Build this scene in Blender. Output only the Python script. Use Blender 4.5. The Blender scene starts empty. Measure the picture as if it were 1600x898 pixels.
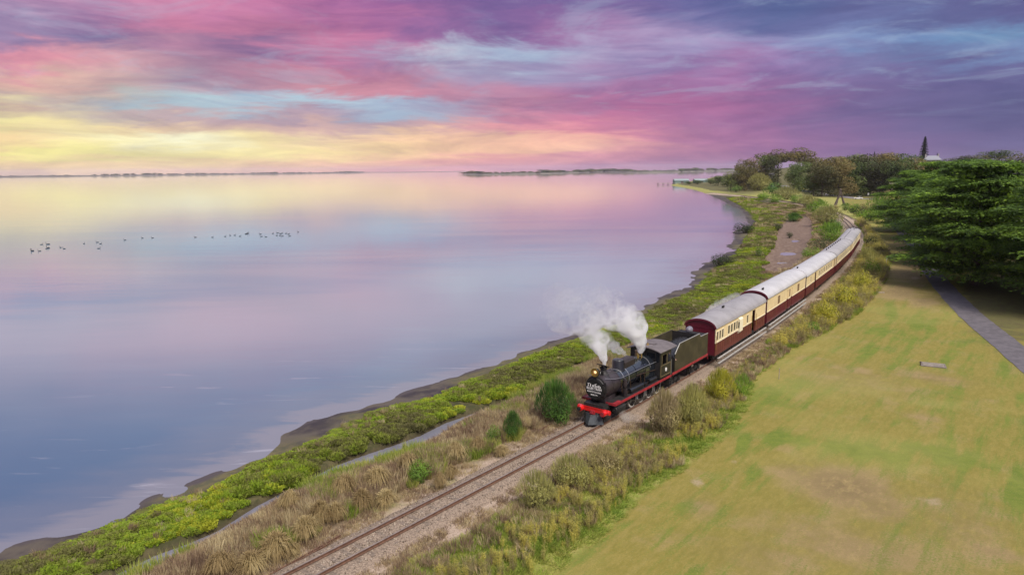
import bpy, bmesh, math, random
import numpy as np
from mathutils import Vector, Matrix, Euler
random.seed(7); rng = np.random.default_rng(7)
SC = bpy.context.scene; COL = SC.collection
R = math.radians

# ------------------------------------------------------------------ camera
F, CH = 1067.0, 16.5                       # focal length in photo pixels, eye height
SLOPE = math.atan(-0.0091); PITCH = math.atan((449-265.2)*math.cos(SLOPE)/F)
cam = bpy.data.objects.new("camera", bpy.data.cameras.new("camera")); COL.objects.link(cam)
cam.data.sensor_width = 36.0; cam.data.lens = 36.0*F/1600.0
cam.data.clip_start = 0.5; cam.data.clip_end = 60000
cam.location = (0, 0, CH)
cam.rotation_euler = (Matrix.Rotation(math.pi/2-PITCH, 3, 'X') @ Matrix.Rotation(SLOPE, 3, 'Z')).to_euler()
SC.camera = cam
SC.view_settings.view_transform = 'Standard'; SC.view_settings.look = 'None'
SC.view_settings.gamma = 1.0; SC.view_settings.exposure = 1.0
SC.cycles.volume_step_rate = 2.0; SC.cycles.volume_max_steps = 64
SC.cycles.max_bounces = 8; SC.cycles.diffuse_bounces = 2; SC.cycles.glossy_bounces = 2
SC.cycles.transmission_bounces = 2; SC.cycles.volume_bounces = 5; SC.cycles.transparent_max_bounces = 8

def g(px, py, z=0.0):
    """where the photo's pixel meets the level z"""
    dx, dy = px-800, py-449
    lx = dx*math.cos(SLOPE)+dy*math.sin(SLOPE); ly = -dx*math.sin(SLOPE)+dy*math.cos(SLOPE)
    a, b = lx/F, ly/F
    zc = (CH-z)/(math.sin(PITCH)+b*math.cos(PITCH))
    return (a*zc, zc*(math.cos(PITCH)-b*math.sin(PITCH)))

def srgb(c):
    return [((v/255.)/12.92 if v/255. <= .04045 else ((v/255.+.055)/1.055)**2.4) for v in c]

# ------------------------------------------------------------------ sky and sun
SUN_EL, SUN_AZ = R(52), R(152)             # from behind the viewer, a little to the right
SKY_COLS = [0,100,200,300,400,500,600,700,800,900,1000,1100,1200,1300,1400,1500,1600]
SKY_ROWS = {
 0:[(185,150,185),(195,135,175),(205,120,160),(200,110,155),(190,100,155),(170,90,150),(155,85,150),(125,80,145),(110,78,145),(118,85,150),(110,85,150),(85,85,148),(72,88,146),(80,84,142),(85,80,140),(85,78,138),(85,80,140)],
 30:[(155,125,168),(150,115,160),(165,95,150),(205,108,145),(200,105,145),(190,100,150),(180,95,150),(135,85,148),(125,85,150),(150,90,155),(120,90,152),(95,88,150),(88,92,152),(95,100,160),(95,115,168),(90,128,178),(88,135,180)],
 60:[(140,115,160),(125,100,150),(122,95,146),(195,115,145),(150,98,148),(195,100,145),(198,105,150),(145,88,150),(130,88,150),(165,110,165),(180,150,192),(145,140,188),(130,135,185),(115,135,186),(105,135,188),(98,132,186),(95,135,185)],
 90:[(218,125,150),(232,138,145),(182,152,175),(132,102,148),(115,95,142),(180,100,145),(150,120,165),(190,205,220),(172,200,222),(165,165,200),(145,130,180),(150,115,172),(140,112,172),(115,105,162),(85,95,150),(90,98,152),(98,88,148)],
 120:[(215,165,150),(220,160,150),(195,150,155),(190,125,145),(205,120,145),(205,115,140),(190,110,145),(155,125,165),(145,120,170),(155,115,168),(145,108,165),(165,100,158),(145,95,155),(110,88,148),(100,85,145),(90,82,142),(85,80,140)],
 150:[(200,165,150),(195,165,152),(175,165,165),(150,175,195),(175,135,158),(195,125,145),(198,120,145),(185,115,145),(178,112,150),(160,98,150),(160,92,150),(150,85,148),(135,85,145),(110,82,142),(95,80,140),(86,80,138),(80,80,135)],
 166:[(215,190,150),(205,180,155),(172,172,170),(158,188,205),(162,196,214),(165,196,215),(160,180,205),(162,150,180),(180,110,145),(175,98,148),(178,90,145),(170,85,145),(140,85,145),(112,82,142),(95,80,140),(85,78,137),(80,78,135)],
 181:[(242,228,145),(235,220,150),(195,168,163),(188,142,150),(195,155,160),(172,142,165),(152,180,205),(165,170,195),(192,112,145),(195,98,145),(178,90,145),(158,85,145),(140,85,145),(112,82,142),(95,80,140),(85,76,136),(80,75,135)],
 196:[(240,225,145),(240,215,145),(238,215,150),(225,190,155),(205,170,158),(205,160,158),(175,150,170),(200,150,160),(225,130,148),(205,110,145),(180,95,148),(158,88,148),(145,88,148),(118,84,145),(100,82,142),(88,78,138),(82,77,136)],
 214:[(235,188,142),(242,215,140),(248,242,185),(250,246,205),(240,218,152),(238,205,162),(240,195,152),(245,190,150),(243,180,150),(238,155,150),(195,112,150),(165,98,150),(152,92,150),(125,86,146),(110,85,145),(95,82,142),(85,80,140)],
 236:[(242,232,130),(242,230,138),(238,225,145),(238,222,148),(240,222,150),(240,215,148),(241,205,145),(240,190,145),(242,180,148),(242,182,155),(222,145,155),(180,112,152),(152,95,150),(128,88,146),(115,85,145),(102,84,142),(95,83,140)],
 252:[(238,205,140),(236,205,145),(235,205,150),(235,205,150),(236,200,150),(236,190,150),(236,178,150),(232,160,150),(226,148,152),(214,138,155),(198,122,155),(165,105,150),(138,92,146),(122,88,143),(112,85,142),(100,84,140),(95,83,140)],
 264:[(232,190,152),(230,192,155),(230,190,155),(230,185,155),(232,180,155),(232,170,155),(230,158,155),(222,145,155),(212,138,158),(200,128,158),(185,118,155),(150,102,148),(130,92,142),(118,88,140),(110,86,140),(98,85,140),(95,85,140)]}
_ry = np.array(sorted(SKY_ROWS)); _tab = np.array([[srgb(c) for c in SKY_ROWS[y]] for y in _ry])
def sky_sample(az, el):
    d = (math.sin(az)*math.cos(el), math.cos(az)*math.cos(el), math.sin(el))
    zc = d[1]*math.cos(PITCH)-d[2]*math.sin(PITCH); up = d[1]*math.sin(PITCH)+d[2]*math.cos(PITCH)
    lx, ly = d[0]/zc*F, -up/zc*F
    x = 800+lx*math.cos(SLOPE)-ly*math.sin(SLOPE); y = 449+lx*math.sin(SLOPE)+ly*math.cos(SLOPE)
    x = min(max(x, 0), 1600); y = min(max(y, 0), 264)
    i = min(int(x//100), 15); t = x/100-i
    j = min(max(int(np.searchsorted(_ry, y, 'right'))-1, 0), len(_ry)-2); u = (y-_ry[j])/(_ry[j+1]-_ry[j])
    return (_tab[j, i]*(1-t)+_tab[j, i+1]*t)*(1-u)+(_tab[j+1, i]*(1-t)+_tab[j+1, i+1]*t)*u

world = bpy.data.worlds.new("World"); SC.world = world; world.use_nodes = True
class NT:
    def __init__(s, nt): s.nt = nt; s.n = nt.nodes; s.l = nt.links
    def node(s, typ, **kw):
        n = s.n.new(typ)
        for k, v in kw.items():
            if hasattr(n, k): setattr(n, k, v)
        return n
    def link(s, a, b): s.l.new(a, b)
    def setin(s, inp, v):
        if isinstance(v, bpy.types.NodeSocket): s.l.new(v, inp)
        else: inp.default_value = v
    def math(s, op, a, b=None, c=None, clamp=False):
        n = s.n.new('ShaderNodeMath'); n.operation = op; n.use_clamp = clamp
        s.setin(n.inputs[0], a)
        if b is not None: s.setin(n.inputs[1], b)
        if c is not None: s.setin(n.inputs[2], c)
        return n.outputs[0]
    def vmath(s, op, a, b=None):
        n = s.n.new('ShaderNodeVectorMath'); n.operation = op; s.setin(n.inputs[0], a)
        if b is not None: s.setin(n.inputs[1], b)
        return n.outputs[0]
    def mix(s, f, a, b, blend='MIX'):
        n = s.n.new('ShaderNodeMix'); n.data_type = 'RGBA'; n.blend_type = blend
        s.setin(n.inputs[0], f); s.setin(n.inputs[6], a if isinstance(a, bpy.types.NodeSocket) else (*a[:3], 1)); s.setin(n.inputs[7], b if isinstance(b, bpy.types.NodeSocket) else (*b[:3], 1))
        return n.outputs[2]
    def map(s, v, a, b, c=0., d=1., kind='SMOOTHSTEP'):
        n = s.n.new('ShaderNodeMapRange'); n.interpolation_type = kind
        s.setin(n.inputs[0], v); n.inputs[1].default_value = a; n.inputs[2].default_value = b
        n.inputs[3].default_value = c; n.inputs[4].default_value = d
        return n.outputs[0]
    def noise(s, vec, scale, detail=4, rough=.55, dist=0.):
        n = s.n.new('ShaderNodeTexNoise'); s.setin(n.inputs['Vector'], vec)
        n.inputs['Scale'].default_value = scale; n.inputs['Detail'].default_value = detail
        n.inputs['Roughness'].default_value = rough; n.inputs['Distortion'].default_value = dist
        return n.outputs[0]
    def comb(s, x, y, z=0.):
        n = s.n.new('ShaderNodeCombineXYZ'); s.setin(n.inputs[0], x); s.setin(n.inputs[1], y); s.setin(n.inputs[2], z)
        return n.outputs[0]
    def sep(s, v):
        n = s.n.new('ShaderNodeSeparateXYZ'); s.setin(n.inputs[0], v); return n.outputs
    def mapping(s, v, scale=(1,1,1), rot=(0,0,0), loc=(0,0,0)):
        n = s.n.new('ShaderNodeMapping'); s.setin(n.inputs[0], v)
        n.inputs['Scale'].default_value = scale; n.inputs['Rotation'].default_value = rot; n.inputs['Location'].default_value = loc
        return n.outputs[0]
    def attr(s, name):
        n = s.n.new('ShaderNodeAttribute'); n.attribute_name = name; return n

def build_sky():
    w = NT(world.node_tree); w.n.clear()
    tc = w.node('ShaderNodeTexCoord'); d = tc.outputs['Generated']
    x, y, z = w.sep(d)[:3]
    az = w.math('MULTIPLY', w.math('ARCTAN2', x, y), 180/math.pi)
    el = w.math('MULTIPLY', w.math('ARCSINE', z), 180/math.pi)
    ela = w.math('MAXIMUM', el, 0.0)
    zz = w.math('ADD', w.math('MAXIMUM', z, 0.0), 0.07)
    flat = w.comb(w.math('DIVIDE', x, zz), w.math('DIVIDE', y, zz), 0.)
    flat = w.mapping(flat, (1, 1, 1), (0, 0, R(14)))
    st = w.mapping(w.comb(az, ela, 0.), (.06, .27, 1), (0, 0, R(3)))
    n1 = w.noise(flat, .8, 7, .62, .6); n2 = w.noise(st, 1.1, 7, .62, .7); n3 = w.noise(w.mapping(st, loc=(9, 4, 2)), .9, 7, .68, .6)
    n4 = w.noise(w.mapping(st, scale=(1.5, 1.9, 1), loc=(3, 7, 0)), 1.2, 7, .64, .9)
    k = w.math('MULTIPLY_ADD', ela, .10, .45)
    e2 = w.math('ADD', w.math('ADD', ela, w.math('MULTIPLY', w.math('SUBTRACT', n2, .5), w.math('MULTIPLY', k, 4.6))), w.math('MULTIPLY', w.math('SUBTRACT', n1, .5), w.math('MULTIPLY', k, 3.4)))
    e2 = w.math('MAXIMUM', e2, 0.)
    a2 = w.math('ADD', az, w.math('MULTIPLY', w.math('SUBTRACT', n3, .5), 16.))
    fa = w.math('MULTIPLY_ADD', a2, 1/360., .5)
    els = [0, .7, 1.6, 2.6, 3.5, 4.3, 5.1, 6.1, 7.6, 9.2, 10.8, 12.3, 13.3, 18, 22, 28, 42, 90]
    hi = {18: [(180,164,202),(188,176,208),(182,182,212),(178,178,210),(165,168,205)], 22: [(172,165,205),(186,182,216),(178,192,222),(175,190,222),(168,182,215)], 28: [(150,165,205),(156,172,212),(160,178,216),(160,178,216),(160,175,212)],
          42: [(172,165,200),(180,178,210),(182,186,214),(180,186,215),(172,182,212)], 90: [(185,188,212)]*5}
    azs = [-39,-34.5,-30,-25,-20,-15,-10,-5,0,5,10,15,20,25,30,34.5,39]
    prev = None
    for i, e in enumerate(els):
        rp = w.node('ShaderNodeValToRGB'); cr = rp.color_ramp; cr.interpolation = 'LINEAR'
        if e <= 13.3: sm = [sky_sample(R(a), R(e)) for a in azs]
        else:
            c5 = [np.array(srgb(c)) for c in hi[e]]
            sm = []
            for q in range(17): t = q/4; j = min(int(t), 3); sm.append(c5[j]*(1-(t-j))+c5[j+1]*(t-j))
        mid = srgb((122,108,158)) if e < 10 else (srgb((140,130,175)) if e < 20 else srgb((170,168,200)))
        stops = [(-180, mid), (-110, [.5*(a+b) for a, b in zip(mid, sm[0])])]+list(zip(azs, sm))+[(110, [.6*a+.4*b for a, b in zip(mid, sm[-1])]), (180, mid)]
        while len(cr.elements) < len(stops): cr.elements.new(.5)
        for s_, (a, c) in zip(cr.elements, stops): pass
        for k_, (a, c) in enumerate(stops):
            cr.elements[k_].position = a/360+.5
            cr.elements[k_].color = (*c, 1)
        w.link(fa, rp.inputs[0])
        if prev is None: prev = rp.outputs[0]
        else:
            f = w.map(e2, els[i-1], e); prev = w.mix(f, prev, rp.outputs[0])
    lum = w.map(n4, .28, .72, .74, 1.26, 'LINEAR')
    lumc = w.comb(lum, lum, w.math('MULTIPLY_ADD', w.math('SUBTRACT', lum, 1.), .55, 1.))
    col = w.mix(1., prev, lumc, 'MULTIPLY')
    blue = w.map(w.noise(w.mapping(flat, loc=(5, 2, 0)), 1.25, 7, .66, .7), .50, .66)      # breaks in the cloud where pale blue shows
    col = w.mix(w.math('MULTIPLY', blue, w.map(ela, 2., 7., 0., .24)), col, srgb((165, 190, 215)))
    hsv = w.node('ShaderNodeHueSaturation'); hsv.inputs['Saturation'].default_value = .89; hsv.inputs['Value'].default_value = 1.06; w.link(col, hsv.inputs['Color']); col = hsv.outputs[0]
    sk = w.node('ShaderNodeTexSky'); sk.sky_type = 'NISHITA'; sk.sun_disc = False
    sk.sun_elevation = SUN_EL; sk.sun_rotation = SUN_AZ
    bg1 = w.node('ShaderNodeBackground'); bg1.inputs['Strength'].default_value = .5; w.link(col, bg1.inputs[0])
    bg2 = w.node('ShaderNodeBackground'); bg2.inputs['Strength'].default_value = .05; w.link(sk.outputs[0], bg2.inputs[0])
    ms = w.node('ShaderNodeMixShader'); ms.inputs[0].default_value = .06   # thin gaps of clear daylight sky in the cloud
    w.link(bg1.outputs[0], ms.inputs[1]); w.link(bg2.outputs[0], ms.inputs[2])
    out = w.node('ShaderNodeOutputWorld'); w.link(ms.outputs[0], out.inputs[0])
build_sky()
sun = bpy.data.objects.new("sun", bpy.data.lights.new("sun", 'SUN')); COL.objects.link(sun)
sun.data.energy = 2.4; sun.data.angle = R(26); sun.data.color = (1, .93, .83)
sd = Vector((math.sin(SUN_AZ)*math.cos(SUN_EL), math.cos(SUN_AZ)*math.cos(SUN_EL), math.sin(SUN_EL)))
sun.rotation_euler = sd.to_track_quat('Z', 'Y').to_euler(); sun.location = (0, 0, 200)

# ------------------------------------------------------------------ materials
MATS = {}
def mat(name, col, rough=.6, metal=0., spec=.5, var=.0, vscale=3., bump=0., bscale=20., coat=0., col2=None, emis=None):
    if name in MATS: return MATS[name]
    m = bpy.data.materials.new(name); m.use_nodes = True; MATS[name] = m
    w = NT(m.node_tree); b = m.node_tree.nodes['Principled BSDF']
    b.inputs['Roughness'].default_value = rough; b.inputs['Metallic'].default_value = metal
    b.inputs['Specular IOR Level'].default_value = spec; b.inputs['Coat Weight'].default_value = coat
    c = (*col, 1)
    if var or col2:
        tc = w.node('ShaderNodeTexCoord').outputs['Object']
        nz = w.noise(tc, vscale, 5, .6)
        c2 = col2 or [v*(1-var) for v in col]
        c1 = col if col2 else [min(1, v*(1+var*.6)) for v in col]
        o = w.mix(w.map(nz, .35, .65), c1, c2); w.link(o, b.inputs['Base Color'])
    else: b.inputs['Base Color'].default_value = c
    if bump:
        tc = w.node('ShaderNodeTexCoord').outputs['Object']
        bn = w.node('ShaderNodeBump'); bn.inputs['Strength'].default_value = bump; bn.inputs['Distance'].default_value = .02
        w.link(w.noise(tc, bscale, 4), bn.inputs['Height']); w.link(bn.outputs[0], b.inputs['Normal'])
    if emis:
        b.inputs['Emission Color'].default_value = (*emis[0], 1); b.inputs['Emission Strength'].default_value = emis[1]
    return m

def leafmat(name, cols, wscale=.15, trans=.35, rnd=.35, rough=.7):
    """foliage: colour drifts over the ground (world noise) and from plant to plant"""
    if name in MATS: return MATS[name]
    m = bpy.data.materials.new(name); m.use_nodes = True; MATS[name] = m
    w = NT(m.node_tree); w.n.clear()
    pos = w.node('ShaderNodeNewGeometry').outputs['Position']; oi = w.node('ShaderNodeObjectInfo')
    nz = w.noise(pos, wscale, 3, .6); nf = w.noise(pos, 2.3, 2, .6)
    f = w.math('ADD', nz, w.math('MULTIPLY', w.math('SUBTRACT', oi.outputs['Random'], .5), rnd))
    f = w.math('ADD', f, w.math('MULTIPLY', w.math('SUBTRACT', nf, .5), .35))
    rp = w.node('ShaderNodeValToRGB'); cr = rp.color_ramp
    while len(cr.elements) < len(cols): cr.elements.new(.5)
    for i, c in enumerate(cols): cr.elements[i].position = .32+.36*i/max(1, len(cols)-1); cr.elements[i].color = (*c, 1)
    w.link(f, rp.inputs[0])
    df = w.node('ShaderNodeBsdfPrincipled'); df.inputs['Roughness'].default_value = rough; df.inputs['Specular IOR Level'].default_value = .25
    tr = w.node('ShaderNodeBsdfTranslucent'); ms = w.node('ShaderNodeMixShader'); ms.inputs[0].default_value = trans
    w.link(rp.outputs[0], df.inputs['Base Color']); w.link(rp.outputs[0], tr.inputs[0])
    w.link(df.outputs[0], ms.inputs[1]); w.link(tr.outputs[0], ms.inputs[2])
    o = w.node('ShaderNodeOutputMaterial'); w.link(ms.outputs[0], o.inputs[0])
    return m

# ------------------------------------------------------------------ object helpers
def link(name, me, m=None, parent=None, loc=None):
    o = bpy.data.objects.new(name, me); COL.objects.link(o)
    if m is not None and me is not None and len(me.materials) == 0: me.materials.append(m)
    if parent is not None: o.parent = parent
    if loc is not None: o.location = loc
    return o
def tag(o, label=None, cat=None, group=None, kind=None):
    if label: o['label'] = label
    if cat: o['category'] = cat
    if group: o['group'] = group
    if kind: o['kind'] = kind
    return o
def empty(name, loc=(0, 0, 0), rz=0.): 
    o = bpy.data.objects.new(name, None); COL.objects.link(o); o.location = loc; o.rotation_euler = (0, 0, rz); o.empty_display_size = .3
    return o
def copy_tree(o, parent=None):
    kids = [c for c in KIDS.get(o, [])] if False else list(o.children)
    c = o.copy(); COL.objects.link(c)
    if parent is not None: c.parent = parent
    for ch in kids: copy_tree(ch, c)
    return c

class MB:
    def __init__(s): s.v = []; s.f = []
    def add(s, vs, fs, M=None):
        b = len(s.v)
        s.v += [tuple(M @ Vector(p)) if M is not None else tuple(p) for p in vs]
        s.f += [tuple(i+b for i in f) for f in fs]
        return s
    def box(s, x0, x1, y0, y1, z0, z1, M=None):
        return s.add([(x0,y0,z0),(x1,y0,z0),(x1,y1,z0),(x0,y1,z0),(x0,y0,z1),(x1,y0,z1),(x1,y1,z1),(x0,y1,z1)],
              [(0,3,2,1),(4,5,6,7),(0,1,5,4),(1,2,6,5),(2,3,7,6),(3,0,4,7)], M)
    def tube(s, p0, p1, r0, r1=None, n=12, cap=True):
        r1 = r0 if r1 is None else r1
        p0, p1 = Vector(p0), Vector(p1); d = (p1-p0); q = d.to_track_quat('Z', 'Y').to_matrix()
        vs = []
        for p, r in ((p0, r0), (p1, r1)):
            for i in range(n):
                a = 2*math.pi*i/n; vs.append(p+q @ Vector((r*math.cos(a), r*math.sin(a), 0)))
        fs = [(i, (i+1) % n, n+(i+1) % n, n+i) for i in range(n)]
        if cap: fs += [tuple(range(n-1, -1, -1)), tuple(range(n, 2*n))]
        return s.add(vs, fs)
    def lathe(s, prof, n=20, M=None):
        """prof: (r, z) pairs about local Z"""
        vs = [(r*math.cos(2*math.pi*i/n), r*math.sin(2*math.pi*i/n), z) for r, z in prof for i in range(n)]
        fs = [(k*n+i, k*n+(i+1) % n, (k+1)*n+(i+1) % n, (k+1)*n+i) for k in range(len(prof)-1) for i in range(n)]
        fs += [tuple(range(n-1, -1, -1)), tuple(range((len(prof)-1)*n, len(prof)*n))]
        return s.add(vs, fs, M)
    def extr(s, poly, x0, x1, axis='x', M=None):
        """poly (a,b) ring extruded along axis"""
        n = len(poly)
        def P(t, a, b): return (t, a, b) if axis == 'x' else ((a, t, b) if axis == 'y' else (a, b, t))
        vs = [P(x0, *p) for p in poly]+[P(x1, *p) for p in poly]
        fs = [(i, (i+1) % n, n+(i+1) % n, n+i) for i in range(n)]+[tuple(range(n-1, -1, -1)), tuple(range(n, 2*n))]
        return s.add(vs, fs, M)
    def mesh(s, name, smooth=35):
        me = bpy.data.meshes.new(name); me.from_pydata(s.v, [], s.f)
        bm = bmesh.new(); bm.from_mesh(me); bmesh.ops.recalc_face_normals(bm, faces=bm.faces); bm.to_mesh(me); bm.free()
        if smooth:
            me.shade_smooth(); me.set_sharp_from_angle(angle=R(smooth))
        return me
    def build(s, name, m, parent=None, smooth=35, loc=None):
        return link(name, s.mesh(name, smooth), m, parent, loc)

def quads_mesh(name, V, m):
    """V (N,k,3) array of separate k-gons"""
    N, k = V.shape[:2]
    me = bpy.data.meshes.new(name); me.vertices.add(N*k); me.vertices.foreach_set('co', V.reshape(-1).astype(np.float32))
    me.loops.add(N*k); me.loops.foreach_set('vertex_index', np.arange(N*k, dtype=np.int32))
    me.polygons.add(N); me.polygons.foreach_set('loop_start', np.arange(0, N*k, k, dtype=np.int32))
    me.update(calc_edges=True); me.validate(); me.materials.append(m)
    return me
def norm(a): return a/np.maximum(np.linalg.norm(a, axis=-1, keepdims=True), 1e-9)
def leaves(c, nrm, ln, wd, up=None):
    """one 4-gon per centre, facing nrm, long side ln, width wd"""
    N = len(c); t = norm(np.cross(nrm, rng.normal(size=(N, 3)))) if up is None else norm(up)
    b = norm(np.cross(nrm, t)); ln = np.broadcast_to(ln, N)[:, None]; wd = np.broadcast_to(wd, N)[:, None]
    return np.stack([c-t*ln/2, c+b*wd/2, c+t*ln/2, c-b*wd/2], 1)
def blades(n, rad, h, lean, w, hv=.35, base=None):
    """grass blades: thin triangles rising from a disc"""
    a = rng.uniform(0, 2*np.pi, n); r = rad*np.sqrt(rng.uniform(0, 1, n))
    p = np.stack([r*np.cos(a), r*np.sin(a), np.zeros(n)], 1)
    if base is not None: p += base
    hh = h*rng.uniform(1-hv, 1+hv*.4, n); la = a+rng.normal(0, .6, n); ll = lean*rng.uniform(.3, 1, n)*hh
    tip = p+np.stack([ll*np.cos(la), ll*np.sin(la), hh], 1)
    mid = p*.45+tip*.55; mid[:, 2] += .08*hh
    sd = np.stack([-np.sin(la), np.cos(la), np.zeros(n)], 1); rt = rng.uniform(0, np.pi, n)
    sd = np.stack([np.cos(rt), np.sin(rt), np.zeros(n)], 1)*w/2
    return np.stack([p-sd, p+sd, mid+sd*.8, tip], 1), np.stack([p-sd, mid+sd*.8, tip, mid-sd*.8], 1)

def scatter(name, label, protos, P, rot, scl, parent=None, kind='stuff'):
    """one object: instances of a few little plants on the given points (geometry nodes)"""
    me = bpy.data.meshes.new(name+'_points'); n = len(P)
    me.vertices.add(n); me.vertices.foreach_set('co', np.asarray(P, np.float32).reshape(-1))
    for nm, arr in (('rot', rot), ('scl', scl)):
        at = me.attributes.new(nm, 'FLOAT_VECTOR', 'POINT'); at.data.foreach_set('vector', np.asarray(arr, np.float32).reshape(-1))
    at = me.attributes.new('pick', 'INT', 'POINT'); at.data.foreach_set('value', rng.integers(0, len(protos), n).astype(np.int32))
    o = link(name, me); tag(o, label=label, kind=kind)
    col = bpy.data.collections.new(name+'_kinds')
    for i, pm in enumerate(protos):
        po = bpy.data.objects.new('%s_kind_%d' % (name, i), pm); col.objects.link(po)
    ng = bpy.data.node_groups.new(name, 'GeometryNodeTree')
    ng.interface.new_socket('Geometry', in_out='INPUT', socket_type='NodeSocketGeometry')
    ng.interface.new_socket('Geometry', in_out='OUTPUT', socket_type='NodeSocketGeometry')
    N = ng.nodes; L = ng.links
    gi = N.new('NodeGroupInput'); go = N.new('NodeGroupOutput'); ip = N.new('GeometryNodeInstanceOnPoints')
    ci = N.new('GeometryNodeCollectionInfo'); ci.inputs['Collection'].default_value = col
    ci.inputs['Separate Children'].default_value = True; ci.inputs['Reset Children'].default_value = True
    def na(nm, t):
        a = N.new('GeometryNodeInputNamedAttribute'); a.data_type = t; a.inputs['Name'].default_value = nm
        return [s for s in a.outputs if s.enabled and s.name == 'Attribute'][0]
    L.new(gi.outputs[0], ip.inputs['Points']); L.new(ci.outputs[0], ip.inputs['Instance'])
    ip.inputs['Pick Instance'].default_value = True; L.new(na('pick', 'INT'), ip.inputs['Instance Index'])
    L.new(na('rot', 'FLOAT_VECTOR'), ip.inputs['Rotation']); L.new(na('scl', 'FLOAT_VECTOR'), ip.inputs['Scale'])
    L.new(ip.outputs[0], go.inputs[0])
    md = o.modifiers.new('scatter', 'NODES'); md.node_group = ng
    return o

# ------------------------------------------------------------------ the lie of the land
S_ = [-80,18,30,42,60,80,100,125,150,180,215,250,300,360,520]
T_ = [50.0,50.0,51.8,53.6,55.0,56.4,57.6,60.0,62.0,65.5,68.5,72,78,86,97]
def _track():
    ds = .25; out = {}
    for sgn in (1, -1):
        x, y, s = -8.74, 25.94, 0.
        while abs(s) <= 520 if sgn > 0 else abs(s) <= 60:
            out[round(s*4)] = (x, y, R(float(np.interp(s, S_, T_))))
            h = R(float(np.interp(s+sgn*ds/2, S_, T_))); x += sgn*math.cos(h)*ds; y += sgn*math.sin(h)*ds; s += sgn*ds
    return out
TRK = _track()
def track(s, off=0., z=0.):
    k = s*4; i = math.floor(k); t = k-i; a = TRK[i]; b = TRK.get(i+1, a)
    X, Y, h = (a[q]*(1-t)+b[q]*t for q in range(3))
    return Vector((X+math.sin(h)*off, Y-math.cos(h)*off, z))
def pl(pts, z): return np.array([g(x, y, z) for x, y in pts])
SHORE = pl([(-400,960),(-160,908),(0,857),(75,839),(132,820),(181,805),(226,782),(263,767),(324,745),(391,714),(407,699),(433,677),(484,657),(526,641),(585,628),(619,618),(655,606),(700,592),(716,585),(735,580),(765,569),(785,560),(806,553),(855,533),(905,517),(945,505),(985,490),(1023,468.5),(1067,450),(1083,442),(1079,428),(1092,415),(1108,408),(1130,398),(1148,390),(1132,386),(1148,374),(1144,362),(1170,352),(1163,338),(1158,328.5),(1139.5,320),(1125,312),(1104,303),(1083,296),(1062,292),(1046,289.3),(1062,287),(1088,282),(1116,277.5)], -1.2)
SHORE = np.vstack([SHORE, [(520,1420),(900,1600),(3000,1900),(14000,3000),(45000,6000)]])
VEG = pl([(-400,990),(-160,940),(0,884),(94,848),(158,824),(211,803),(260,782),(339,757),(391,723),(408,716),(463,701),(526,680),(556,659),(585,642),(623,631),(682,621),(720,598),(770,583),(804,566),(846,549),(897,532),(950,512),(1000,497),(1033,477),(1090,453),(1117,423),(1121,418),(1150,400),(1163,382),(1172,363),(1186,347),(1177,333),(1160,320),(1139,310),(1111,300),(1085,293),(1100,285),(1122,278.5)], -.95)
VEG = np.vstack([VEG, [(560,1420),(950,1590),(3000,1890),(14000,2990),(45000,5990)]])
DIT1 = pl([(-300,1110),(0,985),(188,891),(241,865),(294,846),(339,827),(399,789),(455,760),(497,739),(522,726),(568,709),(619,692),(657,678),(695,659),(745,642),(804,619),(834,600),(884,579),(926,558),(960,548),(1010,532),(1060,505),(1130,470),(1200,432),(1240,405),(1275,382)], -1.1)
DIT2 = pl([(-300,1135),(0,1003),(188,912),(241,886),(300,858),(350,832),(400,800),(442,778),(488,757),(530,744),(581,731),(636,708),(678,689),(712,662),(752,646),(810,622),(838,604),(888,582),(926,561),(960,550),(1010,533),(1060,506),(1130,471),(1200,433),(1240,406),(1275,383)], -1.1)
LAWN = pl([(700,1080),(865,890),(935,840),(1000,775),(1075,725),(1140,670),(1170,630),(1177,590),(1200,574),(1234,547),(1284,520),(1334,493),(1359,468),(1382,432),(1385,407),(1382,391),(1364,373),(1346,350)], -.3)
PATH = pl([(1900,806),(1740,665),(1635,590),(1590,552),(1550,520),(1512,488),(1480,455),(1456,425),(1436,392),(1418,372),(1400,352),(1385,340)], -.3)
TRKL = np.array([tuple(track(s))[:2] for s in range(-60, 520, 4)])
def sdist(P, L, signed=True):
    """distance to a polyline; positive on its right-hand (inland) side"""
    best = np.full(len(P), 1e9); sg = np.ones(len(P))
    for a, b in zip(L[:-1], L[1:]):
        ab = b-a; ap = P-a; t = np.clip((ap@ab)/(ab@ab), 0, 1)
        q = ap-t[:, None]*ab; d = np.hypot(q[:, 0], q[:, 1]); m = d < best-1e-6
        best[m] = d[m]; cr = ab[1]*ap[:, 0]-ab[0]*ap[:, 1]; sg[m] = np.where(cr[m] >= 0, 1, -1)
    return best*sg if signed else best
def inside(P, L):
    poly = np.vstack([[L[0]+(-90, -300)], L, [(60000, L[-1][1]), (60000, -900)]])
    ins = np.zeros(len(P), bool); x, y = P[:, 0], P[:, 1]
    for a, b in zip(poly, np.roll(poly, -1, 0)):
        if a[1] == b[1]: continue
        c = (a[1] > y) != (b[1] > y); ins ^= c & (x < (b[0]-a[0])*(y-a[1])/(b[1]-a[1])+a[0])
    return ins
def coast(P, L): return sdist(P, L, False)*np.where(inside(P, L), 1, -1)
def sstep(x, a, b): t = np.clip((x-a)/(b-a), 0, 1); return t*t*(3-2*t)
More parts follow.
